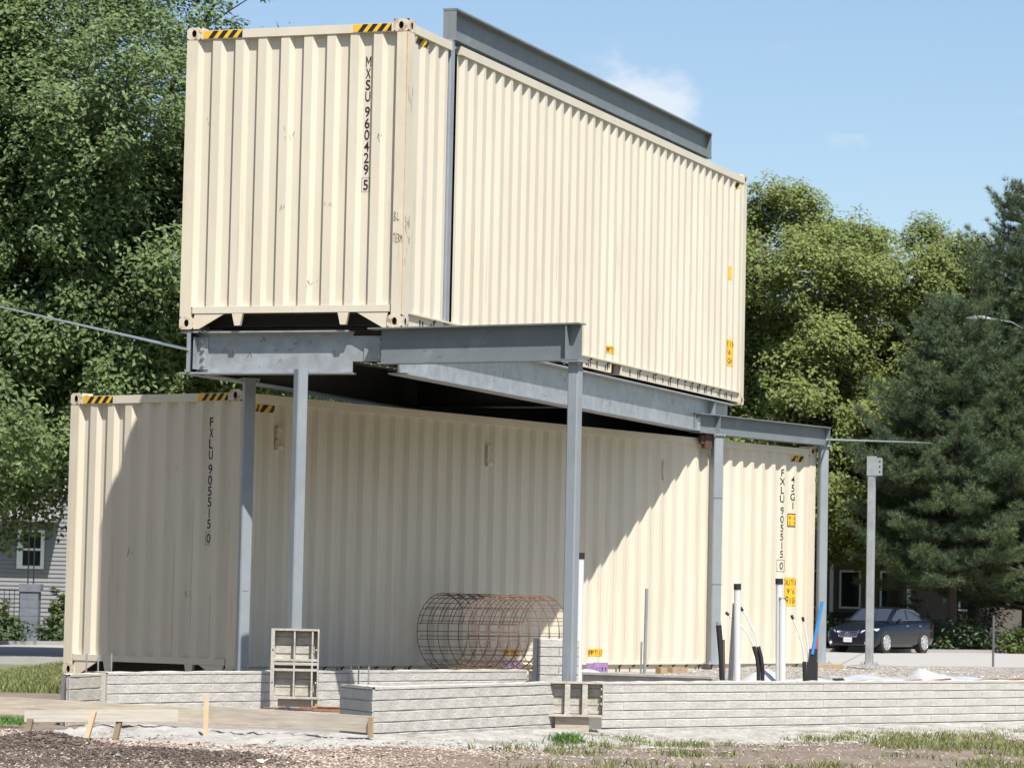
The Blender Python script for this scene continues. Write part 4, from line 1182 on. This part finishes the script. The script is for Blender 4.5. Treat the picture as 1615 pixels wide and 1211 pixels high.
def broadleaf(label, base, height, crown, nclus, nleaf, lsize, m, trunk_r=.28, group=None, clus_r=.62, shell=.62, brown=0, name='broadleaf_tree', cut=None, nlobe=40, lobef=.72):
    """crown = list of ellipsoids (dx, dy, z, rx, ry, rz) relative to the base"""
    bx, by, bz = base
    t = thing(name, label, 'tree', base, 0, group)
    ph = [(rng.normal(0, 3.2, 3), rng.uniform(0, 6.28)) for _ in range(7)]
    vol = np.array([e[3] * e[4] * e[5] for e in crown]); pr = vol / vol.sum()
    cen = []
    lob = []
    for e, q in zip(crown, pr):
        for _ in range(int(10 + nlobe * q)):
            d = unit(rng.normal(0, 1, (1, 3)))[0]
            rr_ = np.array(e[3:6]) * rng.uniform(.62, .98)
            lob.append((np.array(e[:3]) + d * rr_, rng.uniform(.20, .36) * np.array([e[3], e[4], e[5] * .85])))
    while len(cen) < nclus:
        d = unit(rng.normal(0, 1, (1, 3)))[0]
        if rng.uniform() < lobef:
            c_, r_ = lob[rng.integers(len(lob))]
            if d[2] < 0 and rng.uniform() < .5: d[2] = -d[2]
            p = c_ + d * rng.uniform(.55, 1.0) * r_
        else:
            k = rng.choice(len(crown), p=pr); e = crown[k]
            p = np.array(e[:3]) + d * rng.uniform(.2, .8) * np.array(e[3:6])
        if p[2] < 1.2: continue
        if cut is not None and not cut(p + np.array(base)): continue
        cen.append(p)
    cen = np.array(cen)
    cc = np.array([np.average([e[0] for e in crown], weights=vol), np.average([e[1] for e in crown], weights=vol), np.average([e[2] for e in crown], weights=vol) - 1.5])
    # limbs
    mb = MB()
    top = height * .78
    tp = [(0, 0, -.3), (.05, .03, height * .18), (-.06 * height * .1, .1, height * .4), (cc[0] * .5, cc[1] * .5, top)]
    mb.tube(tp, [trunk_r * 1.25, trunk_r, trunk_r * .72, trunk_r * .18], 10)
    tr = mb.build('trunk', BARK, t)
    mb = MB()
    idx = rng.permutation(nclus)
    nl = min(nclus, 46)
    limbs = []
    for k in idx[:nl]:
        c = cen[k]
        h0 = np.clip(c[2] * rng.uniform(.45, .75), height * .30, top)
        f = h0 / top
        s0 = np.array([cc[0] * .5 * f * f, cc[1] * .5 * f * f, h0])
        mid = s0 + (c - s0) * .5 + np.array([0, 0, .12 * np.linalg.norm(c - s0)])
        r0 = trunk_r * rng.uniform(.16, .34)
        mb.tube([s0, s0 + (mid - s0) * .55, mid, (mid + c) / 2 + np.array([0, 0, .1]), c], [r0, r0 * .8, r0 * .55, r0 * .3, .012], 5, cap=False)
        limbs += [mid, (mid + c) / 2, s0 + (mid - s0) * .6]
    limbs = np.array(limbs)
    for k in idx[nl:nl + 260]:
        c = cen[k]; j = np.argmin(((limbs - c) ** 2).sum(1)); q = limbs[j]
        mb.tube([q, (q + c) / 2 + rng.normal(0, .1, 3), c], [.035, .02, .008], 4, cap=False)
    mb.build('limb', BARK, t)
    # leaves
    n = nclus * nleaf
    ci = np.repeat(np.arange(nclus), nleaf)
    rad = (clus_r * rng.uniform(.55, 1.35, nclus))[ci][:, None]
    d = unit(rng.normal(0, 1, (n, 3))); rr = rng.uniform(.15, 1, (n, 1)) ** .55
    P = cen[ci] + d * rr * rad * np.array([1.0, 1.0, .85])
    P[:, 2] -= .10 * rad[:, 0] * rr[:, 0] ** 2
    out = unit(P - cc)
    Nn = unit(.5 * d + .45 * out + np.array([.14, -.36, .68]) + rng.normal(0, .40, (n, 3)))
    put('crown', leafmesh('crown', P, Nn, rng.uniform(.62, 1.25, n) * lsize, m), t)
    if brown:
        k = rng.choice(n, brown)
        put('dry_leaf', leafmesh('dry_leaf', P[k] + out[k] * .1, Nn[k], rng.uniform(.8, 1.3, brown) * lsize, DEADL), t, kind='stuff')
    return t

G0 = -.2
def inview(p):
    return abs(p[0]) < p[1] * .215 and (p[2] - 1.3) < p[1] * .25
broadleaf('huge dark green leafy tree filling the upper left behind the containers', (-9.0, 75, G0), 16,
          [(-1.0, 0, 10.6, 5.4, 5.0, 7.2), (-4.6, 0, 12.8, 4.0, 4.0, 4.6), (-4.2, -1.0, 6.3, 4.6, 4.0, 4.1), (2.0, .5, 7.4, 3.9, 4.0, 5.2), (-2.5, -1.0, 5.1, 2.9, 2.6, 2.1)], 4100, 112, .074, LEAF_L, .42, clus_r=.66, brown=60, cut=inview, nlobe=60)
broadleaf('leafy green tree behind the lower container at left centre', (-4.2, 83, G0), 11, [(0, 0, 6.3, 4.8, 4.2, 4.6)], 560, 100, .085, LEAF_L, .3, clus_r=.65)
broadleaf('dark leafy tree hanging over the grey house at the left edge', (-17.6, 86, G0), 14, [(0, 0, 9.5, 5.2, 4.2, 5.6)], 700, 110, .085, LEAF_L, .34, clus_r=.7, cut=inview)
broadleaf('tall yellow green tree just right of the upper container', (10.6, 126, G0), 17, [(0, 0, 11.8, 4.9, 4.5, 5.7), (.5, -1.0, 6.6, 4.6, 4.2, 4.2)], 1900, 110, .088, LEAF_R, .36, clus_r=.62, brown=40)
broadleaf('yellow green tree with a loose top between its neighbour and the pine', (15.2, 129, G0), 17, [(0, 0, 12.6, 4.0, 3.6, 4.9), (-.6, -.5, 7.4, 4.6, 4.2, 4.6)], 1500, 105, .088, LEAF_R, .34, clus_r=.56, brown=40)
broadleaf('yellow green tree partly behind the far end of the upper container', (6.6, 133, G0), 17, [(0, 0, 11.0, 4.4, 4.2, 5.8)], 800, 100, .095, LEAF_R, .34, clus_r=.7)
broadleaf('yellow green tree half hidden behind the tall pine', (18.6, 131, G0), 16, [(0, 0, 11.6, 3.9, 3.6, 4.6), (0, 0, 6.8, 4.2, 4.0, 4.0)], 1000, 100, .092, LEAF_R, .3, clus_r=.6)
for lab, x, y, h in (('far green tree rising behind the pine at the right edge', 21.5, 150, 14), ('far green tree standing behind the yellow green pair', 14.0, 152, 12),
                     ('far green tree glimpsed between the house and the pine', 18.0, 158, 10), ('far green tree low behind the beams at centre', 3.5, 148, 11), ('far green tree low behind the lower container', -6.5, 128, 10)):
    broadleaf(lab, (x, y, G0), h, [(0, 0, h * .58, 5.2, 4.4, h * .44)], 260, 55, .24, LEAF_D, .3, clus_r=1.1, group='far trees')

def pine(label, base, height, rad, m, ntuft, trunk_r, seed, zlow=1.6):
    r = np.random.default_rng(seed)
    t = thing('pine_tree', label, 'tree', base)
    MB().tube([(0, 0, -.3), (.04, 0, height * .35), (-.03, .03, height * .7), (0, 0, height)], [trunk_r * 1.2, trunk_r, trunk_r * .55, .03], 10).build('trunk', BARK, t)
    mb = MB()
    tips, dirs = [], []
    z = zlow
    while z < height - .2:
        f = (z - zlow) / (height - zlow)
        R = rad * (1 - f) ** .52 * (0.78 + .22 * min(1, f * 5)) + .3
        nb = r.integers(6, 9)
        a0 = r.uniform(0, 6.28)
        for k in range(nb):
            a = a0 + 6.28 * k / nb + r.uniform(-.3, .3)
            L = R * r.uniform(.7, 1.12)
            rise = r.uniform(-.10, .30) + .35 * f
            p0 = np.array([0, 0, z]); dv = np.array([cos(a), sin(a), 0])
            pts = [p0, p0 + dv * L * .4 + [0, 0, L * rise * .25], p0 + dv * L * .75 + [0, 0, L * rise * .55], p0 + dv * L + [0, 0, L * rise + .1 * L]]
            mb.tube(pts, [.05 * (1 - f) + .02, .035, .022, .008], 4, cap=False)
            ns = max(6, int(L * 13))
            for q in range(ns):
                u = .25 + .75 * (q + r.uniform(0, 1)) / ns
                seg = min(2, int(u * 3)); w = np.interp(u, [0, .4, .75, 1], [0, 1, 2, 3]); i = min(2, int(w)); c = pts[i] + (pts[i + 1] - pts[i]) * (w - i)
                side = np.array([-sin(a), cos(a), 0]) * r.choice([-1, 1])
                sl = L * .42 * (1.08 - u) + .12
                e = c + side * sl * r.uniform(.3, 1) + dv * sl * r.uniform(.1, .6) + [0, 0, r.uniform(0, .28) * sl + .04]
                for v in np.linspace(.45, 1, max(3, int(sl * 7))):
                    tips.append(c + (e - c) * v + r.normal(0, .035, 3)); dirs.append(unit((e - c) + np.array([0, 0, .28]))[...])
        z += r.uniform(.26, .62)
    mb.build('limb', BARK, t)
    tips, dirs = np.array(tips), np.array(dirs)
    if len(tips) > ntuft:
        k = r.choice(len(tips), ntuft, replace=False); tips, dirs = tips[k], dirs[k]
    n = len(tips); K = 13
    C = np.repeat(tips, K, 0); D = np.repeat(dirs, K, 0)
    d = unit(D * .75 + rng.normal(0, .62, (n * K, 3)) + np.array([0, 0, .12]))
    s = unit(np.cross(d, rng.normal(0, 1, (n * K, 3))))
    L = rng.uniform(.14, .29, (n * K, 1)); w = .0095
    V = np.stack([C - s * w, C + s * w, C + d * L], 1).reshape(-1, 3)
    F = np.arange(n * K * 3).reshape(-1, 3)
    put('needles', npmesh('needles', V, F, m), t)
    return t
pine('tall dark blue green pine filling the right edge', (19.3, 121.5, G0), 17.2, 5.6, NEED, 46000, .30, 5)
pine('smaller pine with a thin trunk beside the parked car', (16.05, 119.0, G0), 12.6, 4.2, NEED, 28000, .16, 9, 2.4)

def shrub(label, x, y, rx, rz, n, ls, m, group=None, z=None):
    t = thing('shrub', label, 'shrub', (x, y, gzs(x, y) if z is None else z), 0, group)
    nc = max(12, n // 40)
    d = unit(rng.normal(0, 1, (nc, 3))); d[:, 2] = np.abs(d[:, 2])
    cen = d * rng.uniform(.5, 1.0, (nc, 1)) * np.array([rx, rx * .8, rz])
    ci = rng.integers(0, nc, n)
    P = cen[ci] + unit(rng.normal(0, 1, (n, 3))) * rng.uniform(.1, 1, (n, 1)) ** .5 * rx * .28
    P[:, 2] = np.maximum(P[:, 2], .03)
    Nn = unit(P * .6 + np.array([0, 0, .6]) + rng.normal(0, .5, (n, 3)))
    put('foliage', leafmesh('foliage', P, Nn, rng.uniform(.6, 1.3, n) * ls, m), t)
    mb = MB()
    for k in range(min(nc, 14)): mb.tube([(0, 0, -.1), tuple(cen[k] * .5), tuple(cen[k])], [.03, .018, .006], 4, cap=False)
    mb.build('stem', BARK, t)
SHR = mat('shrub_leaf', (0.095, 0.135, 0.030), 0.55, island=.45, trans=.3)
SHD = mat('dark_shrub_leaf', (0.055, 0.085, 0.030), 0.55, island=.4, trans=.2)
for lab, x, y, rx, rz, m in (('tall yellow green shrub beside the stone porch pier', -13.55, 100.5, .55, 1.9, SHR), ('low shrub between the porch pier and the container', -13.0, 99.0, .8, 1.25, SHR), ('flowering shrub left of the stone porch pier', -15.4, 99.5, .7, 1.5, SHR),
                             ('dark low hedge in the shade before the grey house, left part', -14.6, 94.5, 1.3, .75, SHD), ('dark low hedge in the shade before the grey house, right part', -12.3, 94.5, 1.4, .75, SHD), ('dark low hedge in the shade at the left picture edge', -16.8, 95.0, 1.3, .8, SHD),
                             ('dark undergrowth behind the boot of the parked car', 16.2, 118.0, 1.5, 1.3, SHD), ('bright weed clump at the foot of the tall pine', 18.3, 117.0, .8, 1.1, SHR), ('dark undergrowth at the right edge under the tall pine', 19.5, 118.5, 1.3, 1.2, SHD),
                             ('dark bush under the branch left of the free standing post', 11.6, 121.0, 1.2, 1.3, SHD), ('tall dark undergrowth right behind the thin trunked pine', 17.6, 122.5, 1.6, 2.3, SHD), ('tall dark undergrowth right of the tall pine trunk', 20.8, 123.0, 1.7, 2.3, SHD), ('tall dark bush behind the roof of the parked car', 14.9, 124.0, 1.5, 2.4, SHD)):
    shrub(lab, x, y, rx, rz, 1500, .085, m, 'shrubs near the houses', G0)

# ------------------------------------------------------------------ houses across the street
SID = mat('grey_vinyl_siding', (0.215, 0.215, 0.215), 0.6, var=.04, vscale=1)
TRIM = mat('white_trim', (.78, .78, .76), .5)
GLASSD = mat('dark_window_glass', (.015, .018, .02), .08, spec=.8)
STONE = mat('blue_grey_stone', (.16, .175, .20), .9, var=.15, vscale=3, bump=.5, bscale=6)
IRON = mat('black_iron', (.015, .015, .016), .5)
ROOFM = mat('roof_shingle', (.09, .088, .085), .9, var=.2, vscale=6)
SUNB = mat('beige_stucco', (.12, .105, .085), .9, var=.08, vscale=2)
def siding(mb, x0, x1, y, z0, z1, lap=.14):
    z = z0
    while z < z1 - .01:
        e = min(z + lap, z1)
        mb.add([(x0, y - .028, z), (x1, y - .028, z), (x1, y, e), (x0, y, e), (x0, y, z), (x1, y, z)], [(0, 1, 2, 3), (0, 4, 5, 1)])
        z = e
gh = thing('house', 'grey clapboard house with a white framed window behind the left tree', 'house', (-24, 108, G0), 0)
mb = MB(); siding(mb, 0, 14, 0, 0, 7.0); mb.build('wall', SID, gh)
MB().box(0, 14, .03, 8, 0, 7.0).build('house_body', SID, gh)
MB().prism([(-.5, 6.95), (8.5, 6.95), (4, 10.2)], 'x', -.4, 14.4).build('roof', ROOFM, gh)
wx0, wx1, wz0, wz1 = 7.97, 8.75, 2.23, 3.50
w = MB().box(wx0 - .09, wx0 + .10, -.09, -.03, wz0, wz1).box(wx1 - .09, wx1 + .02, -.09, -.03, wz0, wz1).box(wx0 + .1, wx1 - .09, -.09, -.03, wz1 - .07, wz1).box(wx0 + .1, wx1 - .09, -.09, -.03, wz0, wz0 + .10).build('window_frame', TRIM, gh)
MB().box(wx0 + .10, wx1 - .09, -.075, -.035, 2.83, 2.90).build('sash_bar', TRIM, w)
for a, b in ((wz0 + .10, 2.83), (2.90, wz1 - .07)): MB().box(wx0 + .10, wx1 - .09, -.055, -.035, a, b).build('pane', GLASSD, w)
MB().prism([(-1.0, 3.85), (-.03, 4.10), (-.03, 4.02), (-1.0, 3.76)], 'x', 7.0, 9.30).build('awning', SID, gh)
MB().box(7.1, 8.55, -.06, -.03, 3.50, 4.0).build('vertical_panel', SID, gh)
pq = thing('porch_pier', 'blue grey stone porch pier carrying two black iron posts', 'porch pier', (-14.80, 100, G0))
for k in range(6): MB().box(0, .56, 0, .56, k * .25, k * .25 + .24).build('stone', STONE, pq)
MB().box(-.04, .62, -.04, .6, 1.50, 1.72).build('cap', STONE, pq)
for x in (.17, .34): MB().box(x, x + .035, .25, .285, 1.72, 3.6).build('iron_post', IRON, pq)
fr = thing('porch_railing', 'dark iron railing left of the stone porch pier', 'railing', (-18.5, 100.2, G0))
MB().box(0, 3.7, 0, .04, 1.5, 1.55).build('top_bar', IRON, fr); MB().box(0, 3.7, 0, .04, .35, .4).build('bottom_bar', IRON, fr)
for k in range(24): MB().box(.08 + k * .155, .10 + k * .155, .01, .03, .4, 1.5).build('baluster', IRON, fr)
bh = thing('house', 'beige house with a deep dark porch behind the parked car', 'house', (11.4, 138, G0), 0)
MB().box(0, 13, 0, 8, 0, 5.6).build('wall', SUNB, bh)
MB().prism([(-.8, 5.5), (8.8, 5.5), (4, 8.4)], 'x', -.5, 13.5).build('roof', ROOFM, bh)
MB().box(.2, 5.4, -2.2, -.01, 3.7, 4.0).build('porch_roof', TRIM, bh)
for x in (.4, 1.9, 3.4, 5.1): MB().box(x, x + .14, -2.1, -1.96, 0, 3.7).build('porch_column', TRIM, bh)
MB().box(.2, 5.4, -2.15, -2.05, .3, 1.35).build('porch_skirt', IRON, bh)
for x in (1.0, 2.5, 4.2, 7.5):
    f_ = MB().box(x, x + .9, -.06, -.002, 1.5, 3.1).build('window_frame', TRIM, bh); MB().box(x + .08, x + .82, -.07, -.061, 1.58, 3.02).build('pane', GLASSD, f_)

# ------------------------------------------------------------------ street lamp in the pine
sl = thing('street_lamp', 'street lamp with a pale head showing through the tall pine', 'street lamp', (18.9, 119.2, G0))
MB().tube([(0, 0, 0), (0, 0, 11.75)], [.11, .07], 10).build('pole', GALV, sl)
MB().tube([(0, 0, 11.6), (-.8, -.2, 12.0), (-1.7, -.4, 12.1)], .028, 8).build('arm', GPAINT, sl)
MB().tube([(-1.6, -.38, 12.09), (-1.85, -.45, 12.11), (-2.3, -.55, 12.09), (-2.5, -.6, 12.07)], [.04, .09, .09, .04], 10).build('lamp_head', mat('lamp_grey', (.42, .42, .42), .6), sl)
# sign post at the right edge
IRON_ = mat('dull_post', (.10, .10, .10), .7)
MB().tube([(0, 0, -.2), (0, 0, 2.3)], .03, 8).build('sign_post', IRON_, None, (13.0, 88.0, G0 - .9), label='thin metal post at the right edge beside the street', cat='post')

# ------------------------------------------------------------------ parked car
NAVY = mat('navy_car_paint', (0.0035, 0.0045, 0.011), 0.3, spec=.35, coat=.4)
CHROME = mat('chrome', (.75, .75, .76), .12, metal=1.0)
LAMPG = mat('headlamp_lens', (.72, .74, .76), .12, spec=.8)
CGL = mat('tinted_car_glass', (.03, .035, .042), .05, spec=.9)
TYRE = mat('tyre_rubber', (.02, .02, .02), .85)
RIM = mat('alloy_rim', (.62, .62, .63), .28, metal=.7)
TAIL = mat('tail_lamp_red', (.35, .02, .015), .25)
PLATE = mat('number_plate_white', (.75, .75, .74), .5)
car = thing('parked_car', 'dark navy sedan parked across the street, seen from its front left', 'car', (12.75, 112.0, -0.163), math.atan2(-.83, -.56))
VZ = 1.065
def loft(mb, secs, mi=0, smooth=True, closed=False):
    m_ = len(secs[0]); vs = [p for s_ in secs for p in s_]
    fs = []
    for i in range(len(secs) - 1):
        for k in range(m_ - 1):
            a = i * m_ + k
            fs.append((a, a + m_, a + m_ + 1, a + 1))
    mb.add(vs, fs, mi, smooth)
# stations: x, half width, sill z, shoulder z, deck z
st = [(2.42, .62, .34, .48, .56), (2.38, .74, .24, .58, .68), (2.22, .86, .20, .66, .77), (1.85, .895, .19, .74, .86), (1.30, .908, .19, .82, .94), (.90, .912, .19, .87, .99), (.2, .912, .19, .90, 1.0),
      (-.6, .912, .19, .93, 1.03), (-1.3, .905, .20, .95, 1.06), (-1.8, .89, .22, .97, 1.09), (-2.15, .85, .26, .95, 1.08), (-2.36, .78, .32, .88, 1.02), (-2.43, .66, .40, .72, .84)]
mb = MB()
secs = []
for x, w, sz, sh, dk in st:
    half = [(x, 0, sz), (x, w * .90, sz), (x, w * .985, sz + .12), (x, w, (sz + sh) / 2), (x, w * .985, sh), (x, w * .93, sh + (dk - sh) * .55), (x, w * .78, dk - .01), (x, w * .4, dk + .012), (x, 0, dk + .018)]
    full = half + [(p[0], -p[1], p[2]) for p in half[-2::-1]]
    secs.append([(p[0], p[1], p[2] * VZ) for p in full])
loft(mb, secs)
mb.add(secs[0], [tuple(range(len(secs[0])))]); mb.add(secs[-1], [tuple(range(len(secs[-1])))[::-1]])
body = mb.build('body', NAVY, car)
# cabin
cs = [(1.02, .76, .985, .0), (.30, .645, 1.395, 1), (-.25, .64, 1.445, 1), (-.85, .63, 1.42, 1), (-1.35, .64, 1.29, 1), (-1.82, .70, 1.085, 0)]
mb = MB(); secs = []
for x, w, zt, fl in cs:
    base = min(zt, {1.02: .97, .30: .985, -.25: .995, -.85: 1.02, -1.35: 1.045, -1.82: 1.07}[x])
    wb = .80
    half = [(x, wb, base - .03), (x, wb * .985 if fl else wb, base), (x, w + (wb - w) * .12 if fl else wb * .98, base + (zt - base) * .86), (x, w * .86, zt - .004), (x, w * .4, zt + .006), (x, 0, zt + .012)]
    full = half + [(p[0], -p[1], p[2]) for p in half[-2::-1]]
    secs.append([(p[0], p[1], p[2] * VZ) for p in full])
loft(mb, secs)
cab = mb.build('cabin', NAVY, car)
def gl(name, pts, m, parent, th=None): return MB().add([(x, y, z * VZ) for x, y, z in pts], [tuple(range(len(pts)))]).build(name, m, parent)
gl('windscreen', [(.99, -.68, 1.012), (.99, .68, 1.012), (.345, .575, 1.392), (.345, -.575, 1.392)], CGL, cab)
gl('rear_window', [(-1.40, -.53, 1.285), (-1.40, .53, 1.285), (-1.78, .62, 1.118), (-1.78, -.62, 1.118)], CGL, cab)
for s_ in (1, -1):
    gl('side_window', [(.80, s_ * .808, 1.03), (.24, s_ * .705, 1.335), (-.28, s_ * .70, 1.37), (-.28, s_ * .806, 1.03)], CGL, cab)
    gl('side_window', [(-.34, s_ * .806, 1.03), (-.34, s_ * .70, 1.368), (-.85, s_ * .697, 1.345), (-1.25, s_ * .735, 1.22), (-1.30, s_ * .80, 1.075)], CGL, cab)
    MB().tube([(.86, s_ * .822, 1.02 * VZ), (-1.32, s_ * .822, 1.06 * VZ)], .010, 6).build('belt_trim', CHROME, cab)
    MB().tube([(.82, s_ * .80, 1.045 * VZ), (.26, s_ * .715, 1.35 * VZ), (-.28, s_ * .708, 1.39 * VZ), (-.88, s_ * .705, 1.36 * VZ), (-1.3, s_ * .745, 1.22 * VZ)], .010, 6).build('window_trim', CHROME, cab)
    m_ = MB().tube([(.62, s_ * .86, 1.05), (.60, s_ * 1.0, 1.08), (.60, s_ * 1.06, 1.09)], [.03, .085, .05], 10).build('mirror', NAVY, car)
    for x in (-.18, -1.12):
        MB().tube([(x, s_ * .922, .86 * VZ), (x + .10, s_ * .94, .865 * VZ), (x + .2, s_ * .922, .86 * VZ)], .016, 6).build('door_handle', CHROME, car)
    MB().add([(2.385, s_ * .46, .62 * VZ), (2.30, s_ * .70, .62 * VZ), (2.0, s_ * .885, .70 * VZ), (1.86, s_ * .902, .765 * VZ), (2.12, s_ * .80, .755 * VZ), (2.375, s_ * .50, .69 * VZ)], [(0, 1, 5), (1, 4, 5), (1, 2, 4), (2, 3, 4)]).build('headlight', LAMPG, car).location.x = .02
    MB().add([(-2.38, s_ * .55, .78), (-2.30, s_ * .80, .80), (-2.02, s_ * .885, .92), (-2.06, s_ * .865, 1.0), (-2.36, s_ * .62, .98)], [(0, 1, 4), (1, 3, 4), (1, 2, 3)]).build('tail_light', TAIL, car).location.x = -.03
    for x in (1.40, -1.375):
        MB().tube([(x, s_ * .70, .345 * VZ), (x, s_ * .916, .345 * VZ)], .375, 24).build('wheel_arch', HOLE, car)
        wh = thing('wheel', '', ''); 
        for k_ in ('label', 'category'):
            if k_ in wh: del wh[k_]
        wh.parent = car; wh.location = (x, s_ * .82, .335 * VZ)
        tv = []
        MB().tube([(0, -s_ * .10, 0), (0, s_ * .085, 0), (0, s_ * .105, 0)], [.35, .35, .325], 28).build('tyre', TYRE, wh)
        MB().tube([(0, s_ * .105, 0), (0, s_ * .107, 0)], .245, 24).build('rim_well', HOLE, wh)
        for k in range(9):
            a = 2 * pi * k / 9
            c, s2 = cos(a), sin(a)
            q = [(.05, -.035), (.245, -.055), (.245, .055), (.05, .035)]
            MB().add([(u * c - v * s2, s_ * .112, u * s2 + v * c) for u, v in q], [(0, 1, 2, 3)]).build('spoke', RIM, wh)
        MB().tube([(0, s_ * .108, 0), (0, s_ * .116, 0)], .065, 12).build('hub_cap', RIM, wh)
        MB().tube([(.245 * cos(t), s_ * .109, .245 * sin(t)) for t in np.linspace(0, 2 * pi, 29)], .012, 6, cap=False).build('rim_lip', RIM, wh)
# grille, plate, lower intake
gr = MB().add([(2.425, y, z * VZ) for y, z in ((-.33, .50), (.33, .50), (.40, .66), (-.40, .66))], [(0, 1, 2, 3)]).build('grille', HOLE, car); gr.location.x = .012
MB().tube([(2.437, -.33, .50 * VZ), (2.437, .33, .50 * VZ), (2.43, .40, .66 * VZ), (2.43, -.40, .66 * VZ), (2.437, -.33, .50 * VZ)], .014, 6).build('grille_frame', CHROME, gr)
for k in range(4): MB().tube([(2.436, -.345 - k * .012, (.53 + k * .032) * VZ), (2.436, .345 + k * .012, (.53 + k * .032) * VZ)], .005, 5).build('grille_bar', CHROME, gr)
MB().tube([(2.452, .075 * cos(t), (.585 + .055 * sin(t)) * VZ) for t in np.linspace(0, 2 * pi, 21)], .008, 6, cap=False).build('emblem_ring', CHROME, gr)
MB().tube([(2.452, -.03, .63 * VZ), (2.452, .015, .565 * VZ), (2.452, -.05, .56 * VZ)], .009, 6).build('emblem_stroke', CHROME, gr)
pt = MB().box(2.445, 2.455, -.155, .155, .335 * VZ, .475 * VZ).build('number_plate', PLATE, car)
for k in range(6): MB().box(2.4555, 2.457, -.115 + k * .04, -.093 + k * .04, .375 * VZ, .435 * VZ).build('plate_mark', mat('faded_plate_print', (.42, .43, .46), .6), pt)
MB().box(2.40, 2.43, -.62, .62, .245, .31).build('lower_intake', HOLE, car)
for s_ in (1, -1): MB().tube([(2.36, s_ * .66, .33), (2.41, s_ * .65, .33)], .05, 10).build('fog_light', LAMPG, car)

# ------------------------------------------------------------------ unseen foliage belt added behind the camera to block low sky
n = 40000
ang = rng.uniform(radians(100), radians(440), n)
rad_ = rng.uniform(34, 52, n)
bel = 15 + 3.5 * np.sin(ang * 7) + 2 * np.sin(ang * 17 + 1)
X, Y = np.cos(ang + 0) * rad_, np.sin(ang) * rad_ - 4
keep = (Y < 12) | (np.abs(X) > 30)
hh = rng.uniform(0, 1, n) ** .8 * bel
P = np.stack([X, Y, G0 + .3 + hh], 1)[keep]
Nn = unit(np.stack([-P[:, 0], -P[:, 1], np.full(len(P), 14.0)], 1) + rng.normal(0, 18, (len(P), 3)))
put('sky_block_foliage', leafmesh('sky_block_foliage', P, Nn, rng.uniform(.35, .8, len(P)), LEAF_D), kind='stuff')
